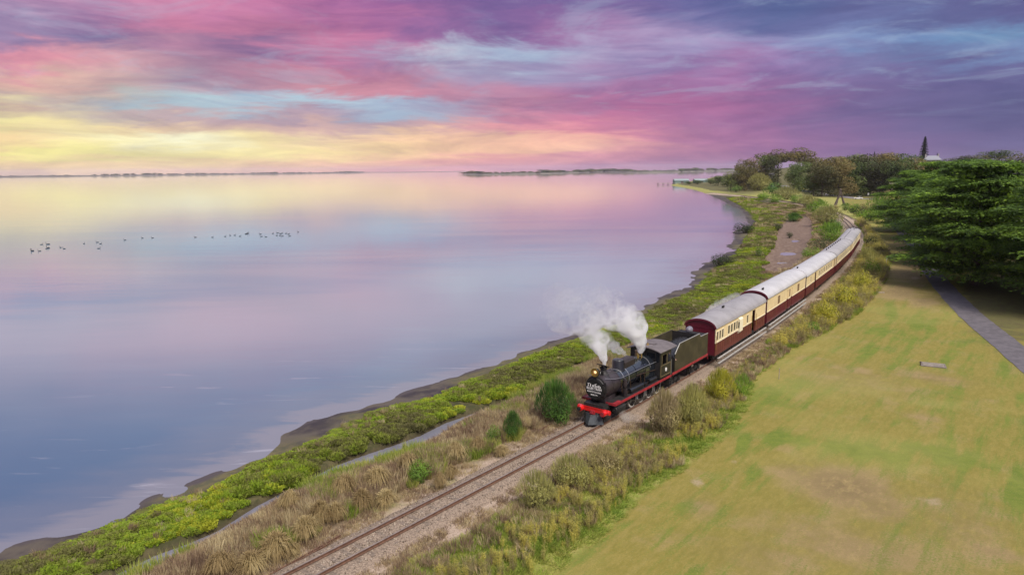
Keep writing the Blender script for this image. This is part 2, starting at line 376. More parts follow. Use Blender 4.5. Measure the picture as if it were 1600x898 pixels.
def blobs(P, L, z):
    """soft ellipses given as pixel centre and pixel half sizes"""
    out = np.zeros(len(P))
    for px, py, rx, ry, k in L:
        c = np.array(g(px, py, z)); dx = np.linalg.norm(np.array(g(px+rx, py, z))-c); v = np.array(g(px, py-ry, z))-c; dy = np.linalg.norm(v)
        v = v/dy; u = np.array([v[1], -v[0]]); q = P-c
        e = (q@u/dx)**2+(q@v/dy)**2; out = np.maximum(out, k*np.exp(-e*1.1))
    return out
def vnoise(P, sc, seed=0):
    """cheap smooth value noise, numpy"""
    q = P/sc; i = np.floor(q).astype(np.int64); f = q-i; f = f*f*(3-2*f)
    def h(a, b): v = np.sin((a*127.1+b*311.7+seed*74.7))*43758.5453; return v-np.floor(v)
    a, b = i[:, 0], i[:, 1]
    return (h(a, b)*(1-f[:, 0])+h(a+1, b)*f[:, 0])*(1-f[:, 1])+(h(a, b+1)*(1-f[:, 0])+h(a+1, b+1)*f[:, 0])*f[:, 1]
WOOD = [(1160,290,45,8,1.),(1330,298,90,7,1.3),(1470,297,90,9,1.3),(1400,308,60,5,1.),(1600,300,120,14,1.3),(1570,430,60,50,1.2),(1600,360,90,30,1.2)]
PAN = [(1235,370,24,26,1.),(1222,400,26,16,1.),(1258,355,14,18,.9),(1205,418,20,7,.8)]
POND = [(1232,397,13,3.2,1.5),(1243,377,8,2.2,1.4),(1222,411,10,2,1.3)]
def fields(P):
    f = {}
    f['sh'] = coast(P, SHORE); f['veg'] = coast(P, VEG); f['d1'] = sdist(P, DIT1); f['d2'] = sdist(P, DIT2)
    f['tr'] = sdist(P, TRKL); f['lw'] = sdist(P, LAWN); f['pa'] = sdist(P, PATH, False)
    f['wood'] = np.maximum(blobs(P, WOOD, 0.), sstep(P[:, 1], 470, 560)*(f['sh'] > 8))
    f['pan'] = blobs(P, PAN, -.6); f['pond'] = blobs(P, POND, -1.2)
    return f
def height(P, f=None):
    f = f or fields(P); X, Y = P[:, 0], P[:, 1]
    sh, tr = f['sh'], f['tr']
    z = np.where(sh < 0, -1.2+np.maximum(sh*.10, -1.5), -1.2+.24*sstep(sh, 0, 3.5)+.2*sstep(sh, 3, 12))
    z += (vnoise(P, 1.7, 1)-.5)*.10*(sstep(sh, -3, 0)*(1-sstep(sh, 3, 6)))
    far = sstep(Y, 60, 90)
    inner = np.where(far > .5, sstep(sh, 6, 22), sstep(f['d2'], .2, 3.2))
    inner = sstep(f['d2'], .2, 3.2)*(1-far)+far*sstep(sh, 5, 20)*sstep(-np.abs(tr), -26, -6)*(tr < 0)+far*(tr >= 0)
    inner = inner*sstep(sh, .5, 4)
    z = z*(1-inner)+(-.25)*inner
    dep = sstep(f['d1'], -.25, .2)*(1-sstep(f['d2'], -.45, .35))*(1-sstep(Y, 66, 72))
    z = z*(1-dep)+(-1.42)*dep
    z += (f['pan'] > .05)*(-.45*sstep(f['pan'], .2, .7))*(tr < -3)
    z = np.where((f['pond'] > .5) & (tr < -3), np.minimum(z, -1.2-.3*sstep(f['pond'], .55, 1.)), np.where(tr < -4, z, z))
    z += -.07*sstep(tr, 3.5, 7)
    # the rise behind the bay with its wood, road and houses
    hill = sstep(Y, 430, 700)*sstep(sh, 5, 160)*15*(1-.25*sstep(Y, 1300, 2500))+sstep(X, 300, 560)*sstep(Y, 300, 520)*4
    z = z+hill*(sh > 0)
    return z
def hz(x, y): return float(height(np.array([[x, y]], float))[0])
def T(px, py):
    """photo pixel onto the land"""
    z = -.3
    for _ in range(14):
        p = g(px, py, z); z = z*.4+.6*hz(*p)
    return (p[0], p[1], hz(*p))

BROWN = [(1330,850,150,40,.45),(1200,870,120,30,.3),(1500,820,90,60,.35),(1330,590,90,18,.3),(1320,760,75,30,.9),(1370,790,60,25,.6),(1240,735,30,14,.5),(1415,380,30,12,.5),(1420,425,30,14,.9),(1400,455,35,12,.8),(1440,470,22,10,.7),(1460,590,50,8,.5),(1440,650,30,6,.3),(1550,860,60,12,.5),(1100,790,30,20,.3)]
GREEN = [(1230,685,45,10,1.),(1160,690,14,22,.8),(1195,615,40,20,.7),(1350,705,60,12,.9),(1440,700,50,8,.7),(1590,770,16,30,1.),(1480,715,60,10,.6),(1385,520,40,12,.6),(1395,490,10,12,.8),(1250,600,50,12,.4),(1180,740,20,15,.5),(1440,505,20,16,.6),(1360,545,40,10,.4),(1050,790,50,12,.3),(980,820,40,10,.4)]
BARE = [(1090,752,20,10,.72),(1455,781,26,10,.68),(1430,434,9,3,1.),(1148,720,10,5,.7),(1405,408,12,3,.4),(1540,868,30,6,.5),(1110,860,18,9,.35),(1250,606,12,4,.5)]
RUTS = [[(1136,706),(1148,684),(1168,668),(1196,664)],[(1146,760),(1158,730),(1176,708)],[(900,898),(1010,800),(1100,728),(1150,688)],[(980,898),(1085,812),(1150,760)],[(1215,585),(1300,520),(1345,480)],[(1330,620),(1370,560),(1400,500),(1412,450)],[(1345,500),(1352,470),(1362,450)]]

def ground_mat():
    m = bpy.data.materials.new("ground"); m.use_nodes = True; w = NT(m.node_tree); b = m.node_tree.nodes['Principled BSDF']
    pos = w.node('ShaderNodeNewGeometry').outputs['Position']
    A = {k: w.attr(k).outputs['Fac'] for k in ('sh', 'veg', 'd1', 'd2', 'tr', 'lw', 'pa', 'pan', 'wood', 'brown', 'green', 'bare', 'rut')}
    n_s = w.noise(pos, 1.6, 5, .65); n_m = w.noise(pos, .35, 4, .6); n_l = w.noise(pos, .06, 4, .6); n_f = w.noise(pos, 9., 4, .7)
    rotv = w.mapping(pos, (1, 1, 1), (0, 0, R(-51)))
    streak = w.noise(w.mapping(rotv, (.10, .95, 1)), 1.0, 7, .74); streak2 = w.noise(w.mapping(rotv, (1.3, 3.6, 1)), 1.0, 6, .75)
    grain = w.noise(pos, 26., 3, .8)
    def j(a, amp, n=None): return w.math('ADD', A[a], w.math('MULTIPLY', w.math('SUBTRACT', n or n_s, .5), amp))
    # wet flat and mud
    mud = w.mix(w.map(n_m, .4, .62), (.042, .034, .040), (.10, .083, .068))
    weed = w.mix(w.map(n_s, .4, .6), (.13, .11, .055), (.09, .085, .05))
    mud = w.mix(w.math('MULTIPLY', w.map(n_l, .48, .56), w.map(j('veg', 1.), -3., -1.)), mud, weed)
    mud = w.mix(w.map(j('sh', 1.6, n_m), .6, .0), mud, (.075, .062, .066))
    floor = w.mix(w.map(n_s, .4, .65), (.05, .05, .02), (.10, .085, .04))
    c = w.mix(w.map(j('veg', 1.4), -.4, .3), mud, floor)
    # dry reed ground
    dry = w.mix(w.map(n_s, .3, .7), (.20, .145, .09), (.34, .26, .16)); dry = w.mix(w.map(n_f, .35, .7), dry, (.15, .11, .075))
    dry = w.mix(w.map(n_m, .56, .72), dry, (.20, .21, .06))
    c = w.mix(w.map(j('d2', .8), -.3, .5), c, dry)
    ditch = (.06, .045, .03)
    c = w.mix(w.math('MULTIPLY', w.map(A['d1'], -.3, .2), w.map(A['d2'], .3, -.3)), c, ditch)
    pan = w.mix(w.map(n_s, .4, .62), (.13, .085, .062), (.21, .15, .115))
    c = w.mix(w.math('MULTIPLY', w.map(j('pan', .35), .25, .45), w.map(A['tr'], -5., -8.)), c, pan)
    # gravelly cess either side of the track
    grav = w.mix(w.map(n_f, .35, .7), (.40, .305, .235), (.25, .185, .135)); grav = w.mix(w.map(grain, .45, .75), grav, (.50, .41, .32)); grav = w.mix(w.map(n_m, .52, .7), grav, (.27, .23, .12))
    ta = w.math('ABSOLUTE', w.math('SUBTRACT', A['tr'], .35))
    tj = w.math('ADD', ta, w.math('MULTIPLY', w.math('SUBTRACT', n_s, .5), 2.4))
    c = w.mix(w.map(tj, 3.0, 1.9), c, grav)
    # weeds strip then the mown reserve
    straw = w.mix(w.map(streak2, .3, .7), (.27, .212, .055), (.19, .162, .030)); lush = w.mix(w.map(n_s, .3, .7), (.10, .15, .018), (.155, .195, .026))
    straw = w.mix(w.map(w.math('ADD', w.math('MULTIPLY', A['brown'], .5), n_m), .50, .80), straw, (.315, .225, .105))
    gsel = w.math('ADD', w.math('MULTIPLY', streak, .95), w.math('MULTIPLY', n_m, .30)); gsel = w.math('ADD', gsel, w.math('MULTIPLY', A['green'], .32))
    gsel = w.math('SUBTRACT', gsel, w.math('MULTIPLY', A['brown'], .22)); gsel = w.math('SUBTRACT', gsel, w.math('MULTIPLY', A['rut'], .28))
    gsel = w.math('ADD', gsel, w.math('MULTIPLY', w.math('SUBTRACT', n_f, .5), .42))
    lawn = w.mix(w.map(gsel, .58, .78), straw, lush)
    lawn = w.mix(w.math('MULTIPLY', w.map(n_l, .5, .62), .35), lawn, (.32, .29, .085))
    bj = w.math('MULTIPLY', A['brown'], w.map(w.math('ADD', streak2, n_s), .65, 1.1))
    lawn = w.mix(w.math('MULTIPLY', bj, 1.), lawn, (.17, .115, .062))
    lawn = w.mix(w.map(w.math('ADD', A['bare'], w.math('MULTIPLY', w.math('SUBTRACT', n_s, .5), .9)), .35, .85, 0., .7), lawn, (.40, .30, .22))
    lawn = w.mix(w.math('MULTIPLY', w.map(A['rut'], .2, 1.), .35), lawn, (.42, .33, .16))
    lawn = w.mix(w.map(w.math('ADD', w.math('MULTIPLY', grain, .6), w.math('MULTIPLY', n_f, .4)), .44, .62, 0., .60), lawn, (.17, .16, .042))
    lawn = w.mix(w.map(w.noise(pos, 17., 3, .8), .58, .74, 0., .55), lawn, (.42, .36, .16))
    belt = w.mix(w.map(n_s, .35, .65), (.22, .25, .05), (.33, .28, .10))
    c = w.mix(w.map(w.math('ADD', A['tr'], w.math('MULTIPLY', w.math('SUBTRACT', n_s, .5), 1.6)), 3.3, 4.6), c, belt)
    c = w.mix(w.map(j('lw', .9), -.25, .2), c, lawn)
    # bare litter under the trees by the path
    lit = w.mix(w.map(n_s, .3, .7), (.10, .075, .04), (.15, .15, .045))
    c = w.mix(w.map(w.math('ADD', A['wood'], w.math('MULTIPLY', w.math('SUBTRACT', n_m, .5), .5)), .35, .65, 0., .92), c, w.mix(.5, lit, (.07, .065, .03)))
    w.link(c, b.inputs['Base Color']); b.inputs['Roughness'].default_value = .9; b.inputs['Specular IOR Level'].default_value = .2
    bn = w.node('ShaderNodeBump'); bn.inputs['Strength'].default_value = .6; bn.inputs['Distance'].default_value = .06
    hgt = w.math('ADD', w.math('MULTIPLY', n_f, .6), w.math('MULTIPLY', grain, .5)); w.link(hgt, bn.inputs['Height']); w.link(bn.outputs[0], b.inputs['Normal'])
    return m

def build_ground():
    nr, nc = 620, 470
    Y = np.concatenate([np.linspace(-60, 17, 24), 17*np.exp(np.linspace(0, 1, nr-24)[1:]*math.log(7000/17)), [8990.]]); nr = len(Y)
    t = np.linspace(-1, 1, nc); tt = np.sign(t)*(.9*np.abs(t)+2.1*np.maximum(np.abs(t)-.88, 0)/.12)
    W = np.maximum(Y, 22)+14
    GX = np.clip(W[:, None]*tt[None], -8990, 8990); GY = np.repeat(Y[:, None], nc, 1)
    P = np.stack([GX.ravel(), GY.ravel()], 1); f = fields(P); z = height(P, f)
    me = bpy.data.meshes.new("ground"); me.vertices.add(len(P)); me.vertices.foreach_set('co', np.column_stack([P, z]).astype(np.float32).ravel())
    i = np.arange(nr*nc).reshape(nr, nc); q = np.stack([i[:-1, :-1], i[:-1, 1:], i[1:, 1:], i[1:, :-1]], -1).reshape(-1, 4)
    me.loops.add(q.size); me.loops.foreach_set('vertex_index', q.ravel().astype(np.int32)); me.polygons.add(len(q))
    me.polygons.foreach_set('loop_start', np.arange(0, q.size, 4, dtype=np.int32)); me.update(calc_edges=True)
    f['brown'] = blobs(P, BROWN, -.3); f['green'] = blobs(P, GREEN, -.3); f['bare'] = blobs(P, BARE, -.3)
    rut = np.full(len(P), 1e9)
    for r_ in RUTS: rut = np.minimum(rut, sdist(P, pl(r_, -.3), False))
    f['rut'] = np.exp(-(rut/.26)**2)*.42
    for k in ('sh', 'veg', 'd1', 'd2', 'tr', 'lw', 'pa', 'pan', 'wood', 'brown', 'green', 'bare', 'rut'):
        a = me.attributes.new(k, 'FLOAT', 'POINT'); a.data.foreach_set('value', f[k].astype(np.float32))
    me.shade_smooth()
    tag(link("ground", me, ground_mat()), label="foreshore ground with mud, marsh, gravel and mown grass", kind='structure')
build_ground()

def ribbon(name, C, wid, m, lift=.02, kind='structure', label=None, zfun=None, nseg=5):
    """strip along a smooth centreline, laid on the land"""
    C = np.asarray(C, float)
    d = np.r_[0, np.cumsum(np.hypot(*np.diff(C, axis=0).T))]; u = np.linspace(0, d[-1], int(d[-1]/1.2)+2)
    k = np.stack([np.interp(u, d, C[:, q]) for q in (0, 1)], 1)
    for _ in range(6): k[1:-1] = .25*k[:-2]+.5*k[1:-1]+.25*k[2:]
    tn = np.gradient(k, axis=0); tn /= np.hypot(*tn.T)[:, None]; nn = np.stack([tn[:, 1], -tn[:, 0]], 1)
    off = np.linspace(-wid/2, wid/2, nseg); P = (k[:, None]+nn[:, None]*off[None, :, None]).reshape(-1, 2)
    wob = (vnoise(P, 1.1, 5)-.5)*.22; side = np.tile((np.abs(np.linspace(-1, 1, nseg)) > .99)*np.sign(np.linspace(-1, 1, nseg)), len(k))
    P = P+np.repeat(nn, nseg, 0)*(wob*side)[:, None]
    z = height(P)+lift
    me = bpy.data.meshes.new(name); vs = np.column_stack([P, z]); i = np.arange(len(vs)).reshape(-1, nseg)
    fs = np.stack([i[:-1, :-1], i[:-1, 1:], i[1:, 1:], i[1:, :-1]], -1).reshape(-1, 4)
    me.from_pydata(vs.tolist(), [], fs.tolist()); me.shade_smooth()
    return tag(link(name, me, m), label=label, kind=kind)

asphalt = mat('asphalt', (.115, .102, .112), .85, var=.22, vscale=1.5, bump=.5, bscale=60)
ribbon("path", PATH, 2.7, asphalt, .03, label="grey asphalt footpath running under the cypresses")
ROAD = [T(*p)[:2] for p in ((1480,322),(1420,316),(1381,312),(1340,310.5),(1308,306),(1280,302),(1258,299),(1240,295),(1222,290),(1210,285),(1204,280),(1206,276))]
ribbon("road", ROAD, 6.5, mat('road_asphalt', (.17, .155, .165), .85, var=.15, vscale=.6), .06, label="grey road curving up to the wood")

# water: one still sheet under everything lower than it
def water_mat():
    m = bpy.data.materials.new("water"); m.use_nodes = True; w = NT(m.node_tree); b = m.node_tree.nodes['Principled BSDF']
    pos = w.node('ShaderNodeNewGeometry').outputs['Position']
    b.inputs['IOR'].default_value = 1.333; b.inputs['Specular IOR Level'].default_value = .5
    big = w.noise(w.mapping(pos, (.012, .03, 1), (0, 0, R(-12))), 1., 5, .6, .6)
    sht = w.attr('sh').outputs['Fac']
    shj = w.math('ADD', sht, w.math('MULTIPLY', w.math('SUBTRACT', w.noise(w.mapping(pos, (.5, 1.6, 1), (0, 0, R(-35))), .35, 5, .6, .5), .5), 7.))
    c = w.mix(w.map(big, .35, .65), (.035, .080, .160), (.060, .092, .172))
    sxy = w.sep(pos); far_ = w.mix(w.map(w.noise(w.mapping(pos, (.006, .022, 1), (0, 0, R(-10))), 1., 4, .6, .5), .40, .60), (.28, .31, .345), (.17, .26, .33)); c = w.mix(w.map(w.math('ADD', sxy[1], w.math('MULTIPLY', big, 16.)), 34., 98.), c, far_); c = w.mix(w.map(sxy[1], 180., 700.), c, (.40, .40, .36))  # body colour painted paler with distance, in bluish bands, standing in for reflected sky
    c = w.mix(w.map(shj, -9., -2., 0., .35), c, (.17, .16, .19))
    c = w.mix(w.map(shj, -2.6, -.5, 0., .5), c, (.24, .21, .225))           # sand seen through the last few centimetres
    foam = w.noise(w.mapping(pos, (.16, 1.0, 1), (0, 0, R(-28))), .8, 5, .62, .6)
    c = w.mix(w.math('MULTIPLY', w.map(foam, .60, .72), w.map(sht, -26., -8., 0., .5)), c, (.33, .32, .37))
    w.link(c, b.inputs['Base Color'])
    rgh = w.map(big, .3, .7, .015, .05); w.link(rgh, b.inputs['Roughness'])
    b1 = w.noise(w.mapping(pos, (.35, 1.3, 1)), 1.2, 5, .6); b2 = w.noise(w.mapping(pos, (.05, .16, 1)), 1., 4, .6)
    h = w.math('ADD', w.math('MULTIPLY', b1, .010), w.math('MULTIPLY', b2, .035))
    bn = w.node('ShaderNodeBump'); bn.inputs['Strength'].default_value = 1.; bn.inputs['Distance'].default_value = .8
    w.link(h, bn.inputs['Height']); w.link(bn.outputs[0], b.inputs['Normal'])
    return m
def build_water():
    X = np.concatenate([[-9000, -6500, -4000], -np.exp(np.linspace(math.log(2500), math.log(.5), 130)), np.exp(np.linspace(math.log(.5), math.log(2500), 130)), [4000, 6500, 9000]])
    Y = np.concatenate([[-60, -20, 0, 8], 12*np.exp(np.linspace(0, 1, 300)*math.log(6000/12)), [7500, 9000]])
    GX, GY = np.meshgrid(X, Y); P = np.stack([GX.ravel(), GY.ravel()], 1); n = len(X)
    sh = coast(P, SHORE)
    me = bpy.data.meshes.new("water"); me.vertices.add(len(P)); me.vertices.foreach_set('co', np.column_stack([P, np.full(len(P), -1.2)]).astype(np.float32).ravel())
    i = np.arange(len(P)).reshape(-1, n); q = np.stack([i[:-1, :-1], i[:-1, 1:], i[1:, 1:], i[1:, :-1]], -1).reshape(-1, 4)
    me.loops.add(q.size); me.loops.foreach_set('vertex_index', q.ravel().astype(np.int32)); me.polygons.add(len(q))
    me.polygons.foreach_set('loop_start', np.arange(0, q.size, 4, dtype=np.int32)); me.update(calc_edges=True)
    a = me.attributes.new('sh', 'FLOAT', 'POINT'); a.data.foreach_set('value', sh.astype(np.float32))
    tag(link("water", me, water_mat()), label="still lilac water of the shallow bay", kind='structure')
build_water()
# ------------------------------------------------------------------ railway track
def path_mesh(name, sec, s0, s1, ds, jit=None, smooth=30):
    """section (offset, z) ring or open line swept along the line"""
    ss = np.arange(s0, s1+1e-6, ds); vs = []; n = len(sec); fs = []
    for i, s in enumerate(ss):
        for k, (o, z) in enumerate(sec):
            dz = jit(s, k) if jit else 0.
            vs.append(track(float(s), o, z+dz))
    for i in range(len(ss)-1):
        for k in range(n-1): fs.append((i*n+k, i*n+k+1, (i+1)*n+k+1, (i+1)*n+k))
    me = bpy.data.meshes.new(name); me.from_pydata([tuple(v) for v in vs], [], fs)
    if smooth: me.shade_smooth(); me.set_sharp_from_angle(angle=R(smooth))
    return me
ballast_m = mat('ballast_stone', (.31, .235, .175), .95, col2=(.15, .110, .080), vscale=14., bump=1., bscale=30)
bed = link("track_bed", path_mesh("track_bed", [(-1.75,-.34),(-1.2,-.09),(-.85,-.03),(-.3,-.045),(0,-.05),(.3,-.045),(.85,-.03),(1.2,-.09),(1.75,-.36)], -40, 420, .5, lambda s, k: random.uniform(-.018, .018)), ballast_m)
tag(bed, label="ballast bed of the single line", kind='structure')
rail_m = mat('rail_rust', (.16, .085, .055), .65, metal=.2, var=.25, vscale=6.)
railtop_m = mat('rail_head', (.30, .25, .22), .42, metal=.5, var=.2)
wood_m = mat('sleeper_wood', (.19, .145, .11), .9, var=.35, vscale=5., bump=.8, bscale=25)
trk = empty("railway_track", track(0)); tag(trk, "single rusty railway line curving along the shore under the steam train", "railway track")
trk_inv = Matrix.Translation(-Vector(trk.location))
def off_(me): me.transform(trk_inv); return me
for o in (-.56, .56):
    rl = link("rail", off_(path_mesh("rail", [(o-.06,.0),(o-.06,.02),(o-.012,.035),(o-.012,.10),(o-.035,.115),(o-.035,.145),(o+.035,.145),(o+.035,.115),(o+.012,.10),(o+.012,.035),(o+.06,.02),(o+.06,.0)], -38, 420, .5, smooth=0)), rail_m, trk)
    link("rail_head", off_(path_mesh("rail_head", [(o-.03,.1455),(o-.026,.150),(o+.026,.150),(o+.03,.1455)], -38, 420, .5, smooth=0)), railtop_m, rl)
mb = MB(); mb.box(-.11, .11, -1.03, 1.03, -.13, .005); slp = mb.mesh("sleeper", 0)
for i in range(290):
    s = -13+i*.66
    o = link("sleeper", slp, wood_m, trk, track(s, random.uniform(-.03, .03), random.uniform(-.075, -.028))-Vector(trk.location))
    o.rotation_euler = (0, 0, TRK[round(s*4)][2]+random.uniform(-.015, .015)); o.scale = (1, 1, 1)
# old rails dropped beside the line
for a, b in (((405,905),(532,834)), ((455,880),(516,846)), ((840,672),(862,660))):
    p, q = Vector((*g(*a, -.12), 0)), Vector((*g(*b, -.12), 0)); d = q-p
    mb = MB(); L = d.length
    mb.extr([(-.05,0),(.05,0),(.05,.015),(.01,.03),(.01,.09),(.03,.1),(.03,.125),(-.03,.125),(-.03,.1),(-.01,.09),(-.01,.03),(-.05,.015)], 0, L)
    o = mb.build("old_rail", rail_m, loc=(p.x, p.y, hz(p.x, p.y)-.01)); o.rotation_euler = (0, 0, math.atan2(d.y, d.x))
    tag(o, {405: "long discarded rail lying in the gravel left of the track, outer one", 455: "shorter discarded rail lying between the long old rail and the track", 840: "short rusty rail end lying below the round green bush"}[a[0]], "rail", "old rails lying beside the track")

# loose stones
def stone_proto(name, m, n=1):
    bm = bmesh.new(); bmesh.ops.create_icosphere(bm, subdivisions=1, radius=.5)
    for v in bm.verts: v.co *= random.uniform(.7, 1.15)
    me = bpy.data.meshes.new(name); bm.to_mesh(me); bm.free(); me.materials.append(m); return me
stone_m = leafmat('stone_colours', [(.11,.085,.065),(.21,.16,.12),(.29,.225,.17),(.36,.30,.24)], 3., 0., .9, .9)
stones = [stone_proto('stone%d' % i, stone_m) for i in range(4)]
Pn = []
for i in range(9000):
    s = -14+38*random.random()**1.25; o = random.gauss(0, .85)
    if abs(o) > 2.3 or abs(abs(o)-.56) < .07: continue
    p = track(s, o); z = -.035 if abs(o) < 1.2 else hz(p.x, p.y)+.02; Pn.append((p.x, p.y, z-.01))
for i in range(2500):
    s = -14+60*random.random(); o = random.uniform(-3.4, 4.); p = track(s, o)
    if abs(o) < 2.3: continue
    Pn.append((p.x, p.y, hz(p.x, p.y)))
n = len(Pn); scatter("gravel", "small ballast stones between and beside the rails", stones, Pn, rng.uniform(0, 6, (n, 3)), rng.uniform(.035, .10, (n, 1))*np.array([[1, 1, .7]])*np.ones((n, 1)))

# ------------------------------------------------------------------ rail vehicles
blk = mat('engine_black', (.012, .012, .014), .32, spec=.5, coat=.3, var=.3)
blkm = mat('sooty_black', (.018, .016, .016), .62, var=.4)
boil = mat('boiler_blue_black', (.012, .015, .020), .16, spec=.7, coat=.8)
smk = mat('smokebox_brown', (.034, .026, .029), .42, var=.35, vscale=2.5)
redm = mat('buffer_red', (.60, .012, .012), .35, coat=.5, var=.12)
redd = mat('valance_red', (.30, .022, .030), .5, var=.25)
rod_m = mat('oily_rod_steel', (.10, .095, .09), .45, metal=.5)
steel = mat('bright_steel', (.55, .55, .55), .3, metal=.8)
whitep = mat('white_paint', (.78, .77, .74), .5, var=.1)
tyre_m = mat('tyre_white', (.62, .60, .56), .5, var=.15)
olive = mat('tender_olive', (.050, .041, .020), .55, var=.30, vscale=1.2, bump=.15, bscale=8)
cabgreen = mat('cab_olive', (.030, .027, .016), .5, var=.3, vscale=2.)
brass = mat('brass', (.60, .42, .12), .3, metal=.9)
copper = mat('copper_pipe', (.12, .075, .05), .4, metal=.7)
roofgrey = mat('cab_roof_grey', (.135, .115, .115), .65, var=.2, vscale=2.)
coal_m = mat('coal', (.020, .020, .024), .5, var=.5, vscale=9., bump=1., bscale=12)
glass_d = mat('dark_window_glass', (.010, .013, .016), .12, spec=.3)
maroon = mat('maroon_paint', (.115, .010, .022), .42, coat=.3, var=.15, vscale=1.)
maroonb = mat('maroon_brown_boards', (.125, .032, .022), .5, var=.22, vscale=2.)
cream = mat('cream_paint', (.74, .58, .32), .5, var=.07, vscale=1.5)
creaml = mat('cream_trim', (.80, .72, .52), .5)
roofm = mat('carriage_roof_grey', (.28, .265, .27), .6, var=.12, vscale=.8)
roofw = mat('carriage_roof_pale', (.46, .45, .455), .55, var=.09, vscale=.7)
roofg2 = mat('carriage_roof_dull', (.34, .325, .33), .6, var=.12, vscale=.7)
woodst = mat('footboard_pale', (.36, .345, .32), .7, var=.15)
under = mat('underframe_black', (.022, .019, .018), .75, var=.4)

def place(root, s_front, s_rear, lat=0.):
    a, b = track(s_front, lat), track(s_rear, lat); d = a-b
    root.location = a; root.rotation_euler = (0, 0, math.atan2(d.y, d.x))
def wheel(parent, x, y, r, spokes=0, tyre=tyre_m, face=1, tyre_w=.03, m=None):
    """wheel standing at (x,y), axle along y"""
    Mx = Matrix.Translation((x, y, .15+r)) @ Matrix.Rotation(-math.pi/2*face, 4, 'X')
    mb = MB()
    if spokes:
        N = 28; rr = r-.075; z0, z1 = -.05, .05
        ring = [(rr, z0), (r-.02, z0), (r-.02, z1), (rr, z1)]
        vs = [(a*math.cos(2*math.pi*i/N), a*math.sin(2*math.pi*i/N), z) for a, z in ring for i in range(N)]
        fs = [(k*N+i, k*N+(i+1) % N, ((k+1) % 4)*N+(i+1) % N, ((k+1) % 4)*N+i) for k in range(4) for i in range(N)]
        mb.add(vs, fs, Mx); mb.lathe([(.001, -.06), (.12, -.06), (.12, .07), (.07, .09), (.001, .09)], 14, Mx)
        for i in range(spokes):
            a = 2*math.pi*i/spokes; c, s_ = math.cos(a), math.sin(a)
            mb.tube(Mx @ Vector((.1*c, .1*s_, 0)), Mx @ Vector(((rr+.01)*c, (rr+.01)*s_, 0)), .028, .02, 5, False)
        a0 = .4; seg = [(rr*math.cos(a0+q*.28), rr*math.sin(a0+q*.28)) for q in range(6)]
        mb.extr(seg, -.03, .045, 'z', Mx)
    else: mb.lathe([(.001, -.05), (r-.02, -.05), (r-.02, .02), (r*.55, .0), (r*.3, .05), (.001, .06)], 20, Mx)
    wo = mb.build('wheel', m or blkm, parent)
    t = MB(); N = 28; rin = r-tyre_w-.02
    ring = [(rin, .052), (r-.012, .052), (r, .045), (r, -.05), (r-.02, -.06)]
    vs = [(a*math.cos(2*math.pi*i/N), a*math.sin(2*math.pi*i/N), z) for a, z in ring for i in range(N)]
    fs = [(k*N+i, k*N+(i+1) % N, (k+1)*N+(i+1) % N, (k+1)*N+i) for k in range(4) for i in range(N)]
    t.add(vs, fs, Mx); t.build('tyre', tyre, wo)
    return wo

